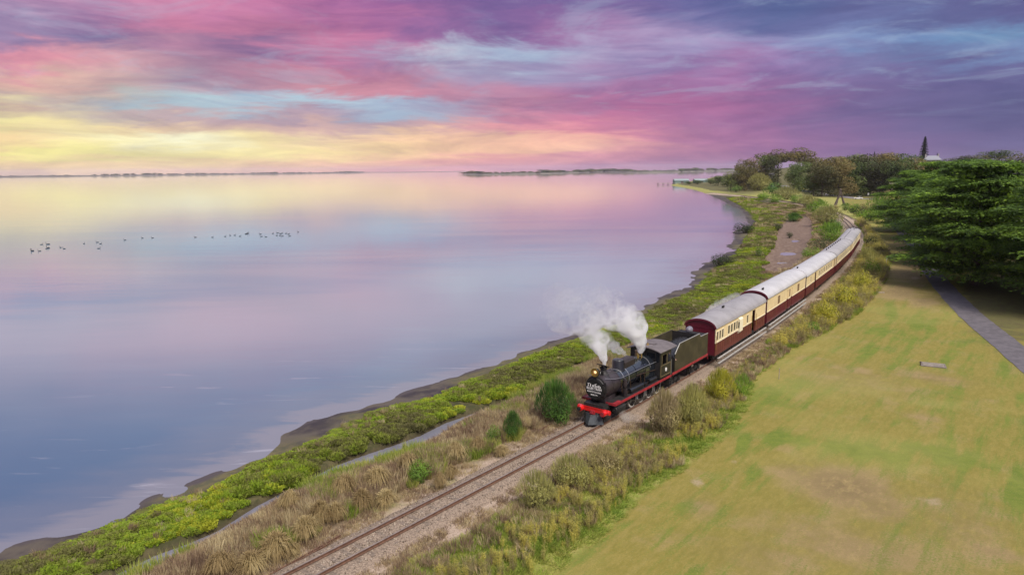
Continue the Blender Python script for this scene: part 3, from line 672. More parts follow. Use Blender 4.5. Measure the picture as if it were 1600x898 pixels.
def locomotive():
    L = empty("steam_locomotive"); tag(L, "black steam locomotive with red buffer beam, lit headlamp and round train headboard", "steam locomotive")
    B = lambda: MB()
    # frames and beam
    b = B(); b.box(-9.3, -.12, -.42, -.34, .55, 1.3); b.box(-9.3, -.12, .34, .42, .55, 1.3); b.box(-3.2, -.6, -.5, .5, .95, 1.45); b.box(-9.2, -3., -.35, .35, .9, 1.25); b.box(-.9, -.05, -.75, .75, 1.05, 1.38); b.build('frame', blkm, L)
    b = B(); b.box(-.14, 0, -1.12, 1.12, .86, 1.16); b.box(0, .012, -1.12, 1.12, 1.13, 1.15); bb = b.build('buffer_beam', redm, L)
    for s in (-1, 1):
        b = B(); b.tube((-.02, s*.88, .98), (.30, s*.88, .98), .20, .18, 16); b.tube((-.10, s*1.05, 1.0), (-.10, s*1.2, 1.0), .17, .15, 14); b.build('buffer_housing', redm, bb)
        b = B(); b.tube((.30, s*.88, .98), (.38, s*.88, .98), .13, .15, 16); b.build('buffer_head', redd if s > 0 else blkm, bb)
    b = B(); b.box(0, .22, -.07, .07, .72, .95); b.tube((.18, -.11, .84), (.18, .11, .84), .07, None, 10); b.box(.0, .12, -.16, .16, .68, .98); b.build('coupler', redd, L)
    b = B()
    for y, z in ((-.35, .5), (.33, .48), (-.62, .42)): b.tube((.05, y, .9), (.16, y, .65), .025, None, 6); b.tube((.16, y, .65), (.08, y+.03, z), .025, None, 6)
    b.build('brake_hose', blkm, L)
    # pilot plough
    b = B(); b.add([(.05,-.48,.74),(.05,.48,.74),(.44,.30,.17),(.44,-.30,.17),(-.05,-.80,.15),(-.05,.80,.15),(-.02,-.62,.74),(-.02,.62,.74),(.30,0,.74),(.62,0,.15)],
        [(0,8,9,3),(8,1,2,9),(0,3,4),(1,5,2),(0,4,6),(1,7,5),(6,4,5,7),(0,6,7,1,8),(3,9,2,5,4)]); b.build('pilot_plough', mat('plough_grey', (.045, .052, .058), .5, var=.3, vscale=4.), L, smooth=0)
    b = B(); b.box(-1.0, -.1, -.78, -.45, .3, .95); b.box(-1.0, -.1, .45, .78, .3, .95); b.build('steps', blkm, L)
    # running board + valance
    b = B(); b.box(-8.85, -.7, -1.24, 1.24, 1.40, 1.45); b.build('running_board', blkm, L)
    for s in (-1, 1):
        b = B(); b.box(-8.85, -.7, min(s*1.243, s*1.28), max(s*1.243, s*1.28), 1.32, 1.48); b.box(-.71, -.67, min(s*.55, s*1.28), max(s*.55, s*1.28), 1.32, 1.48); b.box(-1.5, -.72, min(s*1.0, s*1.24), max(s*1.0, s*1.24), 1.452, 1.46)
        b.build('valance', redd, L)
    # cylinders
    for s in (-1, 1):
        b = B(); b.tube((-2.05, s*.98, .92), (-1.05, s*.98, .92), .31, None, 20); b.tube((-1.05, s*.98, .92), (-.98, s*.98, .92), .25, .2, 16); b.box(-1.95, -1.15, min(s*.6, s*1.2), max(s*.6, s*1.2), 1.05, 1.35); b.tube((-.98, s*.98, .92), (-.85, s*.98, .92), .06, .05, 8)
        b.build('cylinder', blkm, L)
        b = B(); b.box(-1.95, -1.25, min(s*1.29, s*1.31), max(s*1.29, s*1.31), 1.08, 1.12); b.tube((-2.1, s*1.0, .92), (-3.2, s*1.0, .92), .035, None, 8); b.box(-3.2, -2.1, min(s*.97, s*1.03), max(s*.97, s*1.03), 1.08, 1.13); b.box(-3.2,-3.0,min(s*.94,s*1.06),max(s*.94,s*1.06),.82,1.06); b.build('crosshead', rod_m, L)
    ax = (-4.15, -5.40, -6.65, -7.90); r = .54
    for x in ax:
        for s in (-1, 1): wheel(L, x, s*.56, r, 12, tyre_m, s, .065)
    for x in (-.75, -2.1):
        for s in (-1, 1): wheel(L, x, s*.56, .36, 0, blkm, s)
    for s in (-1, 1):
        b = B(); y = s*.72; b.box(ax[-1]-.1, ax[0]+.1, y-.02, y+.02, .42, .50)
        for x in ax: b.tube((x, y-.04, .46), (x, y+.05, .46), .08, None, 10)
        b.build('coupling_rod', rod_m, L)
        b = B(); b.add([(-3.1, s*.80, .88), (-3.1, s*.80, .96), (-5.2, s*.80, .52), (-5.2, s*.80, .42), (-3.1, s*.84, .88), (-3.1, s*.84, .96), (-5.2, s*.84, .52), (-5.2, s*.84, .42)], [(0,1,2,3),(4,7,6,5),(0,4,5,1),(1,5,6,2),(2,6,7,3),(3,7,4,0)]); b.build('connecting_rod', rod_m, L)
    ZC = 2.40
    # smokebox, door, headboard
    b = B(); b.tube((-2.15, 0, ZC), (-.35, 0, ZC), .81, None, 40); b.box(-1.9, -.6, -.55, .55, 1.35, 1.75); sb = b.build('smokebox', smk, L)
    b = B()
    for x in (-2.12, -1.2, -.42): b.tube((x-.03, 0, ZC), (x+.03, 0, ZC), .822, None, 40)
    for i in range(18):
        a = i*math.pi/9
        for x in (-2.0, -1.3, -1.1, -.5): b.tube((x, .80*math.cos(a), ZC+.80*math.sin(a)), (x, .825*math.cos(a), ZC+.825*math.sin(a)), .014, None, 5)
    b.build('rivet_band', smk, sb)
    Md = Matrix.Translation((-.35, 0, ZC)) @ Matrix.Rotation(math.pi/2, 4, 'Y')
    b = B(); b.lathe([(.805, -.02), (.80, .03), (.70, .05), (.66, .10), (.45, .15), (.001, .18)], 40, Md); b.build('smokebox_door', blkm, L)
    b = B()
    for z in (-.35, .35): b.box(-.27, -.23, .05, .72, ZC+z-.035, ZC+z+.035)
    b.tube((-.3, .74, ZC-.5), (-.3, .74, ZC+.5), .03, None, 8)
    b.build('door_hinge', blkm, L)
    b = B(); b.tube((-.12, 0, ZC-.02), (-.09, 0, ZC-.02), .66, None, 40); b.box(-.2,-.12,-.3,.3,ZC-.1,ZC+.1); hb = b.build('headboard', mat('headboard_black', (.010, .011, .012), .4), L)
    def text(body, y, z, size, parent, name='lettering', x=-.088, ext=.004, mm=whitep, width=None, rz=math.pi/2, bold=0.):
        cu = bpy.data.curves.new(name, 'FONT'); cu.body = body; cu.size = size; cu.align_x = 'CENTER'; cu.align_y = 'CENTER'; cu.extrude = ext; cu.offset = bold
        o = bpy.data.objects.new(name, cu); COL.objects.link(o); dg = bpy.context.evaluated_depsgraph_get()
        me = bpy.data.meshes.new_from_object(o.evaluated_get(dg)); bpy.data.objects.remove(o); bpy.data.curves.remove(cu)
        w_ = max(v.co.x for v in me.vertices)-min(v.co.x for v in me.vertices)
        sx = (width/w_) if width else 1.
        M = Matrix.Translation((x, y, z)) @ Matrix.Rotation(rz, 4, 'Z') @ Matrix.Rotation(math.pi/2, 4, 'X') @ Matrix.Diagonal((sx, 1, 1, 1))
        me.transform(M); me.materials.clear(); return link(name, me, mm, parent)
    locomotive.text = text
    text("BLUES TRAIN", 0, ZC-.0, .235, hb, width=1.12, bold=.004)
    text("SHAKE RATTLE & ROLL", 0, ZC-.21, .125, hb, width=1.04, bold=.003)
    text("SINCE 1994", 0, ZC-.41, .11, hb, width=.50, bold=.004)
    b = B(); X0, X1 = -.09, -.080   # little skyline of players above the words
    def m_(y, w, h, z=ZC+.13): b.extr([(y-w/2, z), (y+w/2, z), (y+w*.35, z+h*.75), (y, z+h), (y-w*.35, z+h*.75)], X0, X1, 'x')
    for y, w, h in ((-.44, .09, .24), (-.27, .10, .26), (-.08, .16, .20), (.08, .12, .30), (.22, .14, .18), (.36, .14, .24), (.47, .10, .15)): m_(y, w*.72, h*.8)
    b.box(X0, X1, -.46, -.40, ZC+.13, ZC+.15); b.extr([(-.50,ZC+.30),(-.34,ZC+.32),(-.34,ZC+.35),(-.5,ZC+.33)], X0, X1, 'x'); b.extr([(.02,ZC+.26),(.2,ZC+.36),(.19,ZC+.385),(.01,ZC+.285)], X0, X1, 'x')
    b.build('players_emblem', whitep, hb, smooth=0)
    # headlamp
    Mh = Matrix.Translation((-.30, 0, 3.50)) @ Matrix.Rotation(math.pi/2, 4, 'Y')
    b = B(); b.lathe([(.12, -.22), (.22, -.12), (.27, .02), (.275, .16), (.25, .16), (.24, .12), (.001, .12)], 24, Mh); b.box(-.5, -.2, -.12, .12, 3.1, 3.3); hl = b.build('headlamp', blkm, L)
    b = B(); b.lathe([(.275, .155), (.285, .16), (.285, .185), (.24, .185), (.24, .155)], 24, Mh); b.build('lamp_rim', brass, hl)
    b = B(); b.lathe([(.24, .13), (.2, .15), (.001, .17)], 20, Mh); b.build('lamp_lens', mat('lamp_glass', (.30, .20, .09), .12, emis=((1., .45, .12), .10)), hl)
    b = B(); b.lathe([(.085, .168), (.05, .18), (.001, .185)], 14, Matrix.Translation((0, .05, .03)) @ Mh); b.build('bulb', mat('lamp_bulb', (.9, .7, .4), .2, emis=((1., .66, .28), .7)), hl)
    b = B(); b.box(-.78, -.70, -.30, .30, 3.24, 3.46); nb = b.build('number_board', blkm, L)
    text("251", 0, 3.35, .2, nb, x=-.695, bold=.006)
    # chimney with tilted hood
    b = B(); b.lathe([(.40, 3.13), (.28, 3.22), (.215, 3.30), (.20, 3.48), (.25, 3.52), (.25, 3.60), (.18, 3.60), (.17, 3.4)], 24, Matrix.Translation((-1.25, 0, 0))); b.build('chimney', blkm, L)
    b = B(); b.box(-.40, .30, -.30, .30, -.02, .02, Matrix.Translation((-1.14, 0, 3.74)) @ Matrix.Rotation(R(-24), 4, 'Y')); b.tube((-1.1, .2, 3.5), (-1.1, .2, 3.74), .02, None, 6); b.tube((-1.1, -.2, 3.5), (-1.1, -.2, 3.74), .02, None, 6); b.build('chimney_hood', blkm, L)
    # boiler
    b = B(); b.tube((-5.7, 0, ZC+.03), (-2.15, 0, ZC-.02), .74, .70, 44); bo = b.build('boiler', boil, L)
    for x in (-2.75, -3.45, -4.5, -5.5):
        b = B(); b.tube((x-.03, 0, ZC), (x+.03, 0, ZC), .735+.02*(x < -4), None, 44); b.build('boiler_band', steel if x > -4.5 else blk, bo)
    b = B(); b.extr([(-.74, 1.41), (.74, 1.41), (.78, ZC)]+[(.76*math.cos(a), ZC+.05+.74*math.sin(a)) for a in np.linspace(.1, math.pi-.1, 14)]+[(-.78, ZC)], -7.1, -5.7, 'x'); fb = b.build('firebox', boil, L)
    b = B(); b.tube((-6.45, 0, ZC+.05), (-6.39, 0, ZC+.05), .765, None, 40); b.build('boiler_band', steel, fb)
    # sandbox dome and long casing
    b = B(); b.lathe([(.50, 2.98), (.42, 3.1), (.41, 3.62), (.36, 3.70), (.18, 3.73), (.001, 3.73)], 26, Matrix.Translation((-3.15, 0, 0))); b.build('sand_dome', blk, L)
    b = B(); b.extr([(-.36, 2.95), (.36, 2.95), (.38, 3.42), (.28, 3.56), (-.28, 3.56), (-.38, 3.42)], -4.85, -3.4, 'x'); b.build('dome_casing', mat('casing_brown_black', (.030, .022, .020), .5, var=.3), L)
    b = B(); b.lathe([(.34, 3.03), (.26, 3.13), (.25, 3.33), (.15, 3.42), (.001, 3.44)], 20, Matrix.Translation((-5.3, 0, 0))); b.build('steam_dome', boil, L)
    b = B()
    for y in (-.16, .16): b.tube((-6.2, y, 3.1), (-6.2, y, 3.38), .05, .04, 8); b.tube((-6.2, y, 3.38), (-6.2, y, 3.44), .07, .05, 8)
    b.tube((-6.0, 0, 3.1), (-6.0, 0, 3.4), .09, .07, 8); b.build('safety_valve', brass, L)
    b = B(); b.lathe([(.17, 3.0), (.16, 3.45), (.19, 3.52), (.10, 3.58), (.001, 3.58)], 16, Matrix.Translation((-6.6, -.4, 0))); b.build('turret', mat('turret_tan', (.22, .15, .09), .5, metal=.3), L)
    for s in (-1, 1):   # piping, handrails, pumps
        b = B(); pr = [(-.45, .62, 3.12), (-1.4, .80, 2.9), (-2.2, .84, 2.8), (-5.7, .84, 2.8), (-7.05, .90, 2.8)]
        for p, q in zip(pr[:-1], pr[1:]): b.tube((p[0], s*p[1], p[2]), (q[0], s*q[1], q[2]), .018, None, 6)
        for x in (-2.4, -3.5, -4.6, -5.7, -6.8): b.tube((x, s*.68, 2.68), (x, s*.85, 2.8), .015, None, 5)
        b.build('handrail', steel, L)
        b = B(); y = s*.86
        for (p, q) in (((-3.35, .3, 3.0), (-3.55, .72, 2.3)), ((-3.55, .72, 2.3), (-3.6, .8, 1.42)), ((-5.3, .25, 2.9), (-5.5, .76, 2.3)), ((-5.5, .76, 2.3), (-5.5, .84, 1.42)), ((-5.0, .70, 2.5), (-5.0, .84, 1.42)), ((-2.3, .75, 2.45), (-2.3, .84, 1.75)), ((-4.4, .74, 2.4), (-7.0, .86, 2.2)), ((-2.5, .86, 1.6), (-7.0, .95, 1.6))):
            b.tube((p[0], s*p[1], p[2]), (q[0], s*q[1], q[2]), .028, None, 6)
        b.build('sand_pipe', copper if s > 0 else blk, L)
    b = B(); b.tube((-2.45, .95, 1.42), (-2.45, .95, 1.95), .16, None, 14); b.tube((-2.45, .95, 1.98), (-2.45, .95, 2.12), .10, None, 12); b.tube((-2.45, .95, 2.14), (-2.45, .95, 2.6), .15, .14, 14); b.tube((-2.45, .95, 2.6), (-2.45, .9, 2.72), .08, None, 10)
    for i in range(5): b.tube((-2.45, .95, 1.5+i*.09), (-2.45, .95, 1.52+i*.09), .18, None, 14)
    b.build('air_pump', smk, L)
    b = B(); b.tube((-3.1, .92, 1.62), (-4.9, .92, 1.62), .19, None, 16); b.box(-5.45, -5.05, .8, 1.12, 1.45, 1.7); b.tube((-5.8, .95, 1.65), (-6.9, .95, 1.65), .16, None, 14); b.build('air_reservoir', blk, L)
    # cab
    n0 = set(COL.objects)
    cz = 3.42
    for s in (-1, 1):
        y0, y1 = sorted((s*1.19, s*1.22)); b = B()
        b.box(-9.45, -7.75, y0, y1, 1.44, 2.42); b.box(-8.0, -7.75, y0, y1, 2.42, cz); b.box(-8.95, -8.75, y0, y1, 2.42, 3.1); b.box(-9.45, -8.0, y0, y1, 3.1, cz); b.box(-9.45, -9.37, y0, y1, 2.42, 3.1)
        cs = b.build('cab_side', cabgreen, L)
        b = B(); yy = s*1.225; y2, y3 = sorted((s*1.222, s*1.232))
        for x0, x1, z0, z1 in ((-9.4,-7.82,1.55,1.57),(-9.4,-7.82,2.34,2.36),(-9.4,-9.38,1.55,2.36),(-7.84,-7.82,1.55,2.36),(-8.75,-8.73,2.42,3.1),(-8.02,-8.0,2.42,3.1)): b.box(x0, x1, y2, y3, z0, z1)
        b.build('lining', mat('lining_buff', (.30, .22, .10), .5), cs)
        b = B(); y2, y3 = sorted((s*1.222, s*1.24)); b.lathe([(.001, 0), (.14, 0), (.14, .02), (.001, .02)], 18, Matrix.Translation((-8.65, s*1.222, 1.95)) @ Matrix.Rotation(-s*math.pi/2, 4, 'X')); b.build('cab_plate', whitep, cs)
        b = B(); b.box(-9.55, -9.50, y0, y1, 1.0, 2.5); b.tube((-9.5, s*1.24, 1.5), (-9.5, s*1.24, 2.5), .02, None, 6); b.build('grab_rail', steel, L)
    b = B(); b.box(-7.78, -7.73, -1.19, -.80, 1.41, cz-.02); b.box(-7.78, -7.73, .80, 1.19, 1.41, 2.6); b.box(-7.78, -7.73, -.80, .80, 2.7, 2.85); b.box(-7.78, -7.73, .8, .86, 2.6, cz); b.box(-7.78, -7.73, 1.12, 1.19, 2.6, cz); b.box(-7.78, -7.73, -.8, .8, 3.25, cz+.12); b.box(-7.78,-7.73,-.1,.1,2.85,3.25); b.box(-9.4, -7.78, -1.18, 1.18, 1.42, 1.46); b.build('cab_front', blkm, L)
    b = B()
    for y in (-.45, .45, .99): b.box(-7.765, -7.745, y-.33*(y < .9)-.13*(y > .9), y+.33*(y < .9)+.13*(y > .9), 2.6 if y > .9 else 2.85, 3.42 if y > .9 else 3.25)
    b.build('spectacle_glass', glass_d, L)
    arc = [(1.36*t, 3.44+.26*(1-t*t)) for t in np.linspace(-1, 1, 15)]
    b = B(); b.extr(arc+[(y, z-.05) for y, z in reversed(arc)], -10.15, -7.45, 'x'); rf = b.build('cab_roof', roofgrey, L)
    b = B(); b.extr([(1.21*t, 3.42+.02) for t in (-1, 1)]+[(1.2*t, 3.41+.25*(1-t*t)) for t in np.linspace(1, -1, 9)], -7.76, -7.74, 'x'); b.build('cab_front_top', blkm, L)
    b = B(); b.tube((-8.1, 0, 3.68), (-8.1, 0, 3.78), .09, .06, 12); b.tube((-8.1, 0, 3.78), (-8.1, 0, 3.86), .03, .05, 10); b.box(-8.3, -7.95, -.03, .03, 3.69, 3.72); b.build('whistle', brass, rf)
    b = B(); b.box(-8.9, -8.4, -.35, .35, 3.70, 3.735); b.build('roof_hatch', roofgrey, rf)
    b = B(); b.box(-9.5, -9.2, -.9, .9, .95, 1.2); b.box(-9.6, -9.25, 1.0, 1.2, .45, .5); b.box(-9.6, -9.25, 1.0, 1.2, .85, .9); b.box(-9.3, -9.27, 1.0, 1.2, .45, 1.36); b.box(-9.6,-9.25,-1.2,-1.0,.45,.5); b.build('cab_step', blkm, L)
    for o in set(COL.objects)-n0:
        if o.parent is L and o.data: o.data.transform(Matrix.Translation((.66, 0, .12)))
        elif o.data: o.data.transform(Matrix.Translation((.66, 0, .12)))
    return L
loco = locomotive(); place(loco, 21.75, 31.2, 0.)

def tender():
    L = empty("tender"); tag(L, "olive coal tender with red sole bar coupled behind the black locomotive", "tender")
    b = MB(); b.box(-6.75, -.05, -1.15, 1.15, .95, 1.16); b.build('frame', blkm, L)
    for s in (-1, 1):
        y0, y1 = sorted((s*1.153, s*1.20)); b = MB(); b.box(-6.8, .05, y0, y1, 1.04, 1.22); b.box(-6.8, -6.74, min(s*.2, s*1.2), max(s*.2, s*1.2), .9, 1.2); b.box(-6.8,-6.74,y0,y1,.75,1.04); b.build('sole_bar', redd, L)
        b = MB(); y0, y1 = sorted((s*1.14, s*1.18)); pr = [(-.35, 1.16), (-.35, 2.55), (-1.15, 3.22), (-4.9, 3.22), (-5.15, 2.95), (-6.7, 2.92), (-6.7, 1.16)]
        b.add([(x, y0, z) for x, z in pr]+[(x, y1, z) for x, z in pr], [tuple(range(6, -1, -1)), tuple(range(7, 14))]+[(i, (i+1) % 7, 7+(i+1) % 7, 7+i) for i in range(7)])
        b.build('side_plate', olive, L, smooth=0)
        b = MB(); 
        for p, q in zip(pr[1:5], pr[2:6]): b.tube((p[0], s*1.16, p[1]+.02), (q[0], s*1.16, q[1]+.02), .035, None, 8)
        b.build('rim_rail', mat('worn_edge', (.34, .33, .31), .45, metal=.3) if s > 0 else olive, L)
    b = MB(); b.box(-.39, -.35, -1.14, 1.14, 1.16, 2.45); b.box(-6.7, -6.66, -1.14, 1.14, 1.16, 2.92); b.box(-6.66, -4.9, -1.14, 1.14, 2.86, 2.9); b.box(-4.94, -4.9, -1.14, 1.14, 2.2, 3.2); b.box(-5.3, -4.94, -.4, .4, 2.9, 2.98); b.build('tank', blkm, L)
    b = MB(); b.tube((-5.9, -.3, 2.9), (-5.9, -.3, 3.0), .25, None, 16); b.build('water_filler', blkm, L)
    bm = bmesh.new(); bmesh.ops.create_grid(bm, x_segments=34, y_segments=22, size=1.)
    for v in bm.verts:
        x, y = v.co.x, v.co.y; v.co = Vector((-2.7+x*2.2, y*1.13, 2.35+.45*(1-y*y)*(.6-.4*x)+random.uniform(-.05, .05)))
    me = bpy.data.meshes.new('coal_load'); bm.to_mesh(me); bm.free(); link('coal_load', me, coal_m, L)
    Mh = Matrix.Translation((-5.6, 0, 3.28)) @ Matrix.Rotation(-math.pi/2, 4, 'Y')
    b = MB(); b.lathe([(.10, -.25), (.22, -.16), (.27, 0), (.27, .18), (.001, .18)], 22, Mh); b.box(-5.75, -5.45, -.1, .1, 2.9, 3.1); b.build('rear_lamp', mat('lamp_shell_grey', (.25, .24, .27), .35, metal=.4), L)
    for o in L.children_recursive:
        if o.data: o.data.transform(Matrix.Translation((0, 0, .26)))
    for x0 in (-1.35, -5.2):
        for s in (-1, 1):
            b = MB(); b.box(x0-1.05, x0+1.05, min(s*.66, s*.74), max(s*.66, s*.74), .45, .68)
            for dx in (-.7, .7): b.box(x0+dx-.13, x0+dx+.13, min(s*.66, s*.84), max(s*.66, s*.84), .35, .72)
            for k in range(5): b.tube((x0-.18, s*.78, .5+.07*k), (x0+.18, s*.78, .5+.07*k), .03, None, 6)
            b.build('bogie_frame', under, L)
            for dx in (-.7, .7): wheel(L, x0+dx, s*.56, .40, 0, under, s)
    b = MB(); b.box(-7.15, -6.75, -.1, .1, .75, .95); b.build('coupler', under, L)
    return L
tdr = tender(); place(tdr, 30.95, 37.7)

# driver leaning between the cab and the tender
def person(loc, rz):
    root = empty("person", loc, rz); tag(root, "person in dark overalls leaning out between the cab and the tender", "person")
    J = [(0,0,.0),(0,0,.28),(.0,0,.52),(.03,0,.60),(0,.20,.50),(.02,.36,.30),(.16,.46,.14),(0,-.20,.50),(.02,-.30,.24),(.14,-.28,.02),(0,.10,-.08),(.02,.11,-.48),(0,.12,-.90),(.1,.12,-.94),(0,-.10,-.08),(.02,-.11,-.48),(0,-.12,-.90),(.1,-.12,-.94)]
    E_ = [(0,1),(1,2),(2,3),(2,4),(4,5),(5,6),(2,7),(7,8),(8,9),(0,10),(10,11),(11,12),(12,13),(0,14),(14,15),(15,16),(16,17)]
    rad = [.15,.15,.13,.065,.075,.05,.035,.075,.05,.035,.10,.07,.05,.05,.10,.07,.05,.05]
    me = bpy.data.meshes.new('body'); me.from_pydata(J, E_, []); o = link('body', me, mat('overall_navy', (.018, .020, .032), .8, var=.2), root)
    md = o.modifiers.new('skin', 'SKIN'); 
    for v, r_ in zip(me.skin_vertices[0].data, rad): v.radius = (r_, r_)
    me.skin_vertices[0].data[0].use_root = True
    o.modifiers.new('sub', 'SUBSURF').levels = 1; o.modifiers['sub'].render_levels = 1
    skin = mat('skin', (.52, .32, .24), .55)
    b = MB(); b.lathe([(.001,-.13),(.05,-.12),(.075,-.07),(.088,0),(.088,.05),(.07,.10),(.001,.125)], 14, Matrix.Translation((.04,0,.76)) @ Matrix.Diagonal((1.08,.86,1,1))); b.tube((.02,0,.58),(.03,0,.68),.05,None,8)
    b.add([(.12,-.015,.78),(.12,.015,.78),(.155,0,.745),(.12,0,.735)], [(0,2,1),(0,3,2),(1,2,3)]); h = b.build('head', skin, root, smooth=60)
    b = MB()
    for s in (-1, 1): b.lathe([(.001,0),(.012,0),(.001,.012)], 6, Matrix.Translation((.118, s*.032, .785)) @ Matrix.Rotation(math.pi/2, 4, 'Y'))
    b.box(.122,.13,-.025,.025,.705,.712); b.build('eyes_and_mouth', blkm, h)
    b = MB(); b.lathe([(.10,.0),(.105,.05),(.07,.09),(.001,.10)], 14, Matrix.Translation((.035,0,.81))); b.box(.10,.19,-.07,.07,.81,.82); b.build('cap', blkm, h)
    b = MB()
    for (x, y, z) in ((.17,.46,.13),(.15,-.28,.0)):
        b.box(x-.03, x+.04, y-.02, y+.02, z-.05, z+.03)
        for k in range(4): b.tube((x+.03, y-.03+.02*k, z-.03), (x+.06, y-.03+.02*k, z-.06-.006*(k % 2)), .009, .007, 5)
        b.tube((x, y+.03, z), (x+.04, y+.045, z-.02), .01, .008, 5)
    b.build('hands', skin, root)
    return root
pp = track(30.75, .95, 1.46+.94); person(pp, math.atan2(-.3, .95)+.2-math.pi/3)

def carriage(name, label, Ln, c):
    """c: dict of openings; x runs back from the front end"""
    L = empty(name); tag(L, label, "railway carriage", "cream and maroon carriages of the train")
    ez, rz_, zf, zw = c.get('eave', 3.38), c.get('ridge', 3.98), .95, c.get('waist', 2.08); hw = 1.32
    tri = c.get('skip', [])
    def spans(gaps):
        x = 0.; out = []
        for a, b_ in sorted(gaps): out.append((x, a)); x = b_
        out.append((x, Ln)); return [(a, b_) for a, b_ in out if b_-a > .01]
    doors = c.get('doors', []); wins = c.get('wins', [])
    for s in (-1, 1):
        y0, y1 = sorted((s*(hw-.05), s*hw))
        lo = MB()
        for a, b_ in spans(doors): lo.box(-b_, -a, y0, y1, zf, zw-.04)
        lower = lo.build('lower_panel', maroonb if c.get('brown', True) else maroon, L)
        # boards
        bd = MB(); x = .25
        while x < Ln-.2:
            if not any(a-.1 < x < b_+.1 for a, b_ in doors): bd.box(-x-.012, -x+.012, *sorted((s*(hw+.001), s*(hw+.012))), zf+.03, zw-.06)
            x += .55
        bd.build('cover_strip', maroon, lower)
        up = MB(); wz0, wz1 = c.get('wz', (2.28, 2.98))
        holes = doors+wins
        for a, b_ in spans(holes): up.box(-b_, -a, y0, y1, zw+.04, ez)
        for a, b_ in wins: up.box(-b_, -a, y0, y1, zw+.04, wz0); up.box(-b_, -a, y0, y1, wz1, ez)
        for a, b_ in doors: up.box(-b_, -a, y0, y1, 3.12, ez)
        upper = up.build('upper_panel', cream, L)
        wr = MB()
        for a, b_ in spans(doors): wr.box(-b_, -a, *sorted((s*(hw-.05), s*(hw+.022))), zw-.04, zw+.04)
        wr.box(-Ln, 0, *sorted((s*(hw+.001), s*(hw+.03))), ez-.10, ez-.02); 
        wr.box(-.07, .004, *sorted((s*(hw+.001), s*(hw+.02))), zw+.04, ez-.1); wr.box(-Ln-.004, -Ln+.07, *sorted((s*(hw+.001), s*(hw+.02))), zw+.04, ez-.1); wr.build('waist_rail', creaml, upper)
        for a, b_ in wins:
            f = MB(); Y0, Y1 = sorted((s*(hw+.001), s*(hw+.022)))
            f.box(-b_-.05, -b_, Y0, Y1, wz0-.05, wz1+.05); f.box(-a, -a+.05, Y0, Y1, wz0-.05, wz1+.05); f.box(-b_, -a, Y0, Y1, wz0-.05, wz0); f.box(-b_, -a, Y0, Y1, wz1, wz1+.05)
            wf = f.build('window', maroonb if c.get('dark_frames') else creaml, L)
            p = MB(); p.box(-b_, -a, *sorted((s*(hw-.045), s*(hw-.035))), wz0, wz1); p.build('pane', glass_d, wf)
        for k, (a, b_) in enumerate(doors):
            shut = k in c.get('shut', [])
            d = MB(); yy = sorted((s*(hw-.09), s*(hw-.055)))
            if shut: d.box(-b_, -a, *yy, zf, zw); dd = d.build('door', maroonb, L); q = MB(); q.box(-b_, -a, *yy, zw, 3.12); q.build('door_top', cream if c.get('creamdoor') else maroonb, dd)
            else: d.box(-b_-1.0, -b_+.02, *sorted((s*(hw-.13), s*(hw-.09))), zf, 3.1); d.build('door', maroonb, L)
    # floor, ends
    b = MB(); b.box(-Ln, 0, -hw+.05, hw-.05, zf, zf+.06); b.build('floor', under, L)
    def arcp(rz2, hw2, n=17, base=ez): return [(hw2*math.cos(a), base+(rz2-base)*math.sin(a)) for a in np.linspace(0, math.pi, n)]
    endm = c.get('endm', maroon)
    for x0, x1 in ((-.05, 0.), (-Ln, -Ln+.05)):
        b = MB(); b.extr([(-hw, zf), (hw, zf)]+arcp(rz_-.03, hw), x0, x1, 'x'); e = b.build('end_wall', endm, L)
    b = MB()
    for y in (-.66, 0, .66): b.box(.001, .02, y-.02, y+.02, zf, ez+.1)
    b.box(.001, .025, -hw, hw, ez-.12, ez-.06); b.build('end_batten', endm, L)
    b = MB(); ro = hw+.07
    b.extr(arcp(rz_+.05, ro, 21, ez-.04)+list(reversed(arcp(rz_, ro-.06, 21, ez-.04))), -Ln-.06, .06, 'x'); rf = b.build('roof', c.get('roofm', roofm), L, smooth=50)
    b = MB(); b.extr(arcp(rz_+.062, ro+.012, 21, ez-.06)+list(reversed(arcp(rz_-.10, ro-.14, 21, ez-.06))), .06, .11, 'x'); b.extr(arcp(rz_+.062, ro+.012, 21, ez-.06)+list(reversed(arcp(rz_-.10, ro-.14, 21, ez-.06))), -Ln-.11, -Ln-.06, 'x'); b.build('roof_rim', c.get('rimm', maroon), rf)
    b = MB()
    for s in (-1, 1): b.box(-Ln, 0, *sorted((s*(ro-.005), s*(ro+.03))), ez-.06, ez-.005)
    b.build('gutter', roofg2, rf)
    b = MB(); k = 1.6
    while k < Ln-1: b.extr([(y*.999, z+.006) for y, z in arcp(rz_+.05, ro, 15, ez-.04)]+[(y, z-.01) for y, z in reversed(arcp(rz_+.05, ro, 15, ez-.04))], -k-.02, -k+.02, 'x'); k += 2.4
    b.build('roof_seam', c.get('roofm', roofm), rf)
    for vx, vy in c.get('vents', []):
        b = MB(); zz = rz_+.05-.5*(abs(vy)/hw)**2*(rz_-ez); b.box(-vx-.16, -vx+.16, vy-.07, vy+.07, zz-.05, zz+.12); b.tube((-vx-.22, vy, zz+.14), (-vx+.22, vy, zz+.14), .07, None, 8); b.build('ventilator', c.get('ventm', under), rf)
    if c.get('duct'):
        b = MB(); a_, e_ = c['duct']; y_ = c.get('ducty', .35); b.box(-e_, -a_, y_-.03, y_+.03, rz_+.0, rz_+.07); b.build('roof_conduit', under, rf)
    # underframe
    b = MB()
    for s in (-1, 1): b.box(-Ln, 0, *sorted((s*1.12, s*1.2)), .72, .95)
    b.box(-Ln, 0, -.2, .2, .62, .95)
    for x in np.arange(.4, Ln, 2.): b.box(-x-.05, -x+.05, -1.12, 1.12, .75, .93)
    b.build('underframe', under, L)
